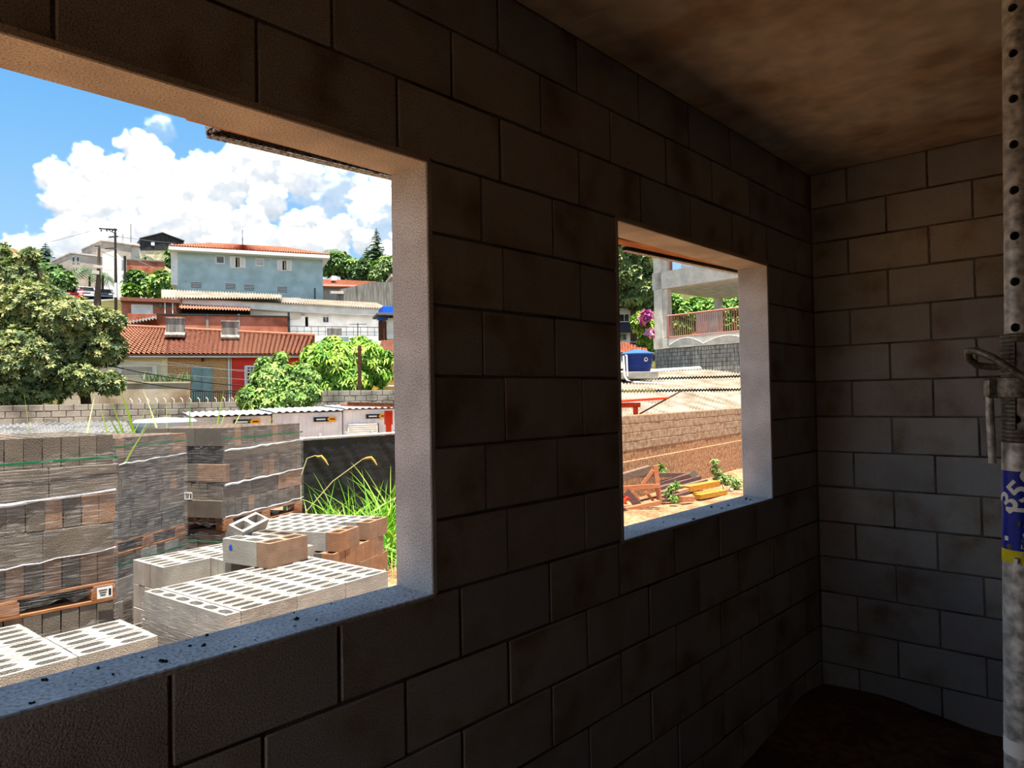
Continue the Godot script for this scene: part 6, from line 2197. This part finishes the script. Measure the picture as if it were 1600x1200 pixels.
func make_plants() -> void:
	var rosette := leaf_mesh(7, 0.20, 0.06, 0.12, 0.5, 1)
	var sprig := leaf_mesh(6, 0.16, 0.07, 0.25, 0.3, 2)
	var tiny := leaf_mesh(5, 0.09, 0.04, 0.25, 0.3, 6)
	var mango := leaf_mesh(8, 0.30, 0.085, 0.45, 0.15, 3)
	var clump := leaf_mesh(7, 0.75, 0.42, 0.2, 0.3, 4)
	var clump_s := leaf_mesh(7, 0.42, 0.24, 0.2, 0.3, 5)
	var olive := [Color(0.11, 0.15, 0.055), Color(0.17, 0.22, 0.08), Color(0.26, 0.30, 0.11), Color(0.07, 0.115, 0.05), Color(0.36, 0.38, 0.15)]
	var fresh := [Color(0.16, 0.34, 0.03), Color(0.24, 0.46, 0.05), Color(0.09, 0.22, 0.025), Color(0.36, 0.52, 0.08)]
	var shrub := [Color(0.14, 0.28, 0.05), Color(0.22, 0.36, 0.08), Color(0.30, 0.44, 0.10), Color(0.07, 0.15, 0.03)]
	var far := [Color(0.10, 0.20, 0.05), Color(0.16, 0.28, 0.07), Color(0.07, 0.14, 0.05), Color(0.20, 0.30, 0.09)]
	# big tree at the left, standing behind the boundary wall
	tree("large olive-green tree with upright leaf rosettes at the left edge", "broadleaf_tree", [139, 640], [[100, 540, 62, 0.0], [20, 450, 52, 0.6], [-30, 520, 70, 0.3], [45, 560, 60, -1.0], [105, 500, 44, -0.6], [150, 512, 36, 0.2], [165, 545, 30, 0.0], [60, 480, 46, -0.4], [40, 405, 16, 0.4], [50, 398, 10, 0.5], [172, 600, 20, -0.6], [25, 610, 40, -1.2], [122, 592, 30, -0.9], [-10, 400, 26, 0.6], [180, 500, 15, 0.0], [80, 610, 24, -1.0]], 26.0, rosette, 0.42, olive, 0.2)
	# shrub and mango tree by the wall
	tree("light green bushy shrub hanging over the boundary wall", "shrub", [432, 650], [[432, 598, 38, 0.0], [400, 622, 28, -0.3], [455, 622, 32, -0.3], [470, 590, 26, 0.1], [415, 570, 14, 0.0], [438, 560, 10, 0.0], [424, 630, 34, -0.4], [480, 615, 22, -0.2]], 22.4, sprig, 0.55, shrub, 0.06, true, "shrub")
	tree("glossy bright green mango-like tree in front of the yellow house", "mango_tree", [545, 640], [[535, 568, 40, 0.0], [500, 560, 28, -0.3], [570, 560, 32, 0.0], [590, 585, 22, 0.2], [495, 590, 26, -0.2], [550, 595, 30, -0.4], [520, 540, 16, 0.0], [565, 540, 16, 0.0], [600, 560, 14, 0.2], [515, 606, 20, -0.4]], 29.0, mango, 0.42, fresh, 0.12)
	var rp := at(562, 610, 26.5)
	one("rusty_pole", cyl([at(562, 540, 26.5) - rp, at(562, 640, 26.5) - rp], 0.07), M.rusty, "rusty iron pole standing in front of the mango-like tree", "pole", Transform3D(Basis(), rp))
	# planter plants on the garden wall
	for k in 14:
		var px := 228.0 + 5.4 * k
		tuft("spiky planter plant on the beige garden wall", at(px, 599, 32.9), 7, 0.2, 0.4, 0.7, 0.05, 0.0, 0.4, [Color(0.10, 0.17, 0.07), Color(0.16, 0.24, 0.10)], Vector3.ZERO, "planter plants on the garden wall")
	# trees on the hill
	tree("round green street tree above the dark blue car", "street_tree", [85, 474], [[88, 438, 22, 0], [72, 430, 18, 0.5], [98, 450, 14, 0], [76, 452, 16, 0]], 88.0, clump, 0.9, far, 0.25, false)
	pine("dark conifer top behind the round street tree", [72, 430], [71, 379], 110.0, 3.0, 16, Color(0.08, 0.14, 0.10), "")
	palm("feathery palm in front of the low brown building", [140, 470], [140, 425], 92.0, 16, 3.4, Color(0.08, 0.14, 0.07))
	palm("small palm at the right of the feathery palm", [160, 465], [161, 430], 90.0, 12, 2.2, Color(0.10, 0.15, 0.08))
	palm("yellowish palm below the slate gable", [258, 410], [258, 398], 100.0, 12, 2.2, Color(0.22, 0.24, 0.10))
	palm("dark small palm left of the yellowish one", [227, 410], [227, 402], 100.0, 10, 1.8, Color(0.07, 0.11, 0.06))
	tree("dark green bushes on the bank below the hill brick wall", "bush", [222, 462], [[215, 440, 17, 0], [235, 446, 16, 0], [208, 452, 10, -0.5]], 84.0, clump, 1.0, far, 0.0, false, "bush")
	tree("yellow-green bushes beside the blue building", "bush", [258, 462], [[258, 440, 16, 0], [250, 452, 12, 0], [268, 452, 10, 0], [205, 455, 9, -1.0]], 80.0, clump, 1.0, [Color(0.20, 0.34, 0.07), Color(0.28, 0.42, 0.10), Color(0.12, 0.22, 0.05)], 0.0, false, "bush")
	tree("slim bush behind the corner of the blue building", "bush", [272, 420], [[272, 408, 9, 0], [270, 395, 6, 0]], 92.0, clump, 1.0, far, 0.0, false, "bush")
	tree("rounded treetops on the far ridge, right of the blue building", "ridge_tree", [535, 440], [[530, 412, 20, 0], [512, 416, 16, 0], [548, 420, 18, 0]], 120.0, clump, 1.1, far, 0.3, false)
	tree("dark treetops on the far ridge below the tall conifer", "ridge_tree", [575, 440], [[572, 422, 17, 0], [560, 428, 14, 0]], 116.0, clump, 1.1, [Color(0.07, 0.13, 0.05), Color(0.10, 0.18, 0.06)], 0.3, false)
	tree("pale green treetops on the far ridge next to the column", "ridge_tree", [600, 440], [[603, 420, 20, 0], [625, 418, 22, 0], [590, 432, 12, -1]], 112.0, clump, 1.1, [Color(0.18, 0.28, 0.08), Color(0.24, 0.34, 0.12), Color(0.12, 0.20, 0.06)], 0.3, false)
	pine("tall slender conifer rising above the far ridge", [588, 430], [588, 356], 118.0, 3.0, 24, Color(0.10, 0.17, 0.10))
	pine("shorter conifer left of the tall slender one", [572, 425], [573, 386], 130.0, 2.2, 14, Color(0.10, 0.17, 0.10))
	palm("palm crown on the far ridge", [520, 410], [520, 392], 122.0, 14, 2.2, Color(0.12, 0.18, 0.08))
	palm("small palm crown at the right of the far ridge", [612, 415], [613, 402], 122.0, 10, 1.6, Color(0.12, 0.18, 0.08))
	# right opening: eucalyptus-like tree, flowering bush, hedge behind the railing, weeds
	tree("tall airy tree with drooping leaves at the left of the right opening", "airy_tree", [990, 520], [[985, 430, 30, 0], [1005, 450, 26, 0], [975, 410, 26, 0], [1005, 405, 26, 0], [990, 465, 20, 0], [1015, 470, 14, 0], [985, 385, 30, 0], [970, 450, 18, 1.0]], 50.0, clump_s, 1.0, [Color(0.13, 0.20, 0.06), Color(0.20, 0.28, 0.09), Color(0.28, 0.34, 0.12), Color(0.09, 0.14, 0.05)], 0.25)
	var fb := tree("flowering bush with pink blossom left of the pavilion column", "flowering_bush", [1015, 545], [[1012, 535, 12, 0], [1005, 510, 12, 0], [1014, 520, 12, 0], [1000, 500, 8, 0]], 46.0, clump_s, 1.6, fresh, 0.08, false, "bush")
	foliage(fb, [[1010, 492, 4, -1], [1017, 520, 3, -1], [1005, 500, 3, -1]], 46.0, clump_s, 0.8, [Color(0.55, 0.10, 0.40), Color(0.65, 0.30, 0.45)], 0.9, "blossom")
	tree("bright green hedge seen through the pavilion", "hedge", [1100, 520], [[1050, 475, 16, 0], [1065, 490, 20, 0], [1090, 480, 16, 0], [1120, 485, 20, 0], [1145, 480, 20, 0], [1170, 480, 20, 0], [1105, 500, 22, 0], [1140, 505, 22, 0], [1060, 510, 20, 0]], 54.0, clump_s, 1.0, [Color(0.18, 0.38, 0.06), Color(0.12, 0.26, 0.05), Color(0.26, 0.44, 0.10)], 0.0, false, "hedge")
	tree("leafy weed growing at the foot of the retaining wall", "weed", [1128, 768], [[1125, 748, 9, 0], [1118, 735, 7, 0], [1137, 750, 9, 0], [1150, 755, 9, 0.4], [1116, 722, 5, 0]], 17.4, tiny, 0.8, [Color(0.30, 0.42, 0.14), Color(0.42, 0.52, 0.22), Color(0.16, 0.26, 0.08)], 0.012, true, "weed")
	tree("small weed in front of the retaining wall behind the frame", "weed", [1036, 745], [[1036, 735, 5, 0], [1033, 728, 3, 0]], 17.2, tiny, 0.9, shrub, 0.0, false, "weed")
	tree("small weed at the left end of the retaining wall", "weed", [988, 740], [[985, 733, 5, 0], [992, 732, 4, 0]], 16.6, tiny, 0.9, shrub, 0.0, false, "weed")
	tree("weed sprawling over the short grey timber", "weed", [1052, 772], [[1050, 764, 5, 0], [1044, 772, 4, 0], [1058, 757, 4, 0], [1054, 780, 5, -0.4]], 15.6, tiny, 0.7, shrub, 0.0, false, "weed")
	# grass in the yard
	var gr := [Color(0.16, 0.40, 0.03), Color(0.26, 0.52, 0.05), Color(0.38, 0.60, 0.10), Color(0.10, 0.28, 0.03)]
	var pale := [Color(0.50, 0.62, 0.25), Color(0.60, 0.66, 0.42), Color(0.30, 0.50, 0.10)]
	for k in 12:
		var px := 492.0 + 12.0 * k
		var q := at(px, 700, 9.4 + 0.25 * (k % 3) + 0.012 * (px - 500))
		q.y = SITE
		tuft("bushy grass tuft growing before the black sheet fence", q, 44, 0.5, 0.8 + 0.03 * k, 1.25 + 0.045 * k, 0.034, 0.3, 2.4, gr, Vector3.ZERO, "grass tufts before the black fence")
	var q := at(470, 700, 8.9)
	q.y = SITE
	tuft("pale arching grass beside the tall stack with paper labels", q, 22, 0.3, 1.2, 2.0, 0.022, 0.8, 2.4, pale, CR.slide(Vector3.UP) * 0.25)
	# two stalks with seed heads
	for s in [[[470, 745], [492, 712], [502, 713], [513, 727], 8.7, "short stalk with a seed head arching out from the tall stack", [480, 716]], [[478, 800], [566, 718], [580, 715], [589, 727], 8.9, "long grass stalk with a drooping yellow seed head", [520, 752]]]:
		var dp: float = s[4]
		var a := at(s[0][0], s[0][1], dp)
		a.y = maxf(a.y - 0.6, SITE)
		var st := thing("grass_stalk", s[5], "grass", Transform3D(Basis(), a))
		tube_part("stalk", [Vector3.ZERO, at(s[0][0], s[0][1], dp) - a, at(s[6][0], s[6][1], dp) - a, at(s[1][0], s[1][1], dp) - a], [0.008, 0.008, 0.006, 0.005], M.dry_grass, st, 5)
		tube_part("seed_head", [at(s[1][0], s[1][1], dp) - a, at((s[1][0] + s[2][0]) / 2.0, s[2][1] + 1.0, dp) - a, at(s[2][0], s[2][1], dp) - a, at((s[2][0] + s[3][0]) / 2.0, (s[2][1] + s[3][1]) / 2.0 - 1.0, dp) - a, at(s[3][0], s[3][1], dp) - a], [0.006, 0.016, 0.018, 0.016, 0.005], M.seed_head, st, 8)
	# broad blades rising behind the stacks
	for s in [
		[82, 6.7, 12, 0.062, 0.5, 2.75, "tall broad-bladed grass rising behind the left edge stack"], [48, 6.5, 7, 0.05, 0.8, 2.35, "shorter broad-bladed grass at the left, behind the left edge stack"], [8, 6.5, 5, 0.045, 0.9, 2.3, "grass blades at the very left behind the stack"],
		[216, 9.6, 8, 0.08, 0.2, 2.45, "single upright grass clump behind the middle stack"], [254, 9.6, 12, 0.085, 0.5, 2.85, "tall upright grass behind the middle stack"], [290, 9.8, 16, 0.085, 0.9, 2.75, "spreading grass clump behind the third stack"]]:
		var p := at(s[0], 690, s[1])
		p.y = SITE
		tuft(s[6], p, s[2], 0.14, s[5] * 0.85, s[5], s[3], 0.05, s[4], [Color(0.30, 0.52, 0.06), Color(0.42, 0.60, 0.10), Color(0.55, 0.64, 0.22), Color(0.20, 0.42, 0.05)])

func cyl(pts: Array, r: float) -> ArrayMesh:
	var b := MB.new()
	b.tube(pts, r, 8)
	return b.mesh()
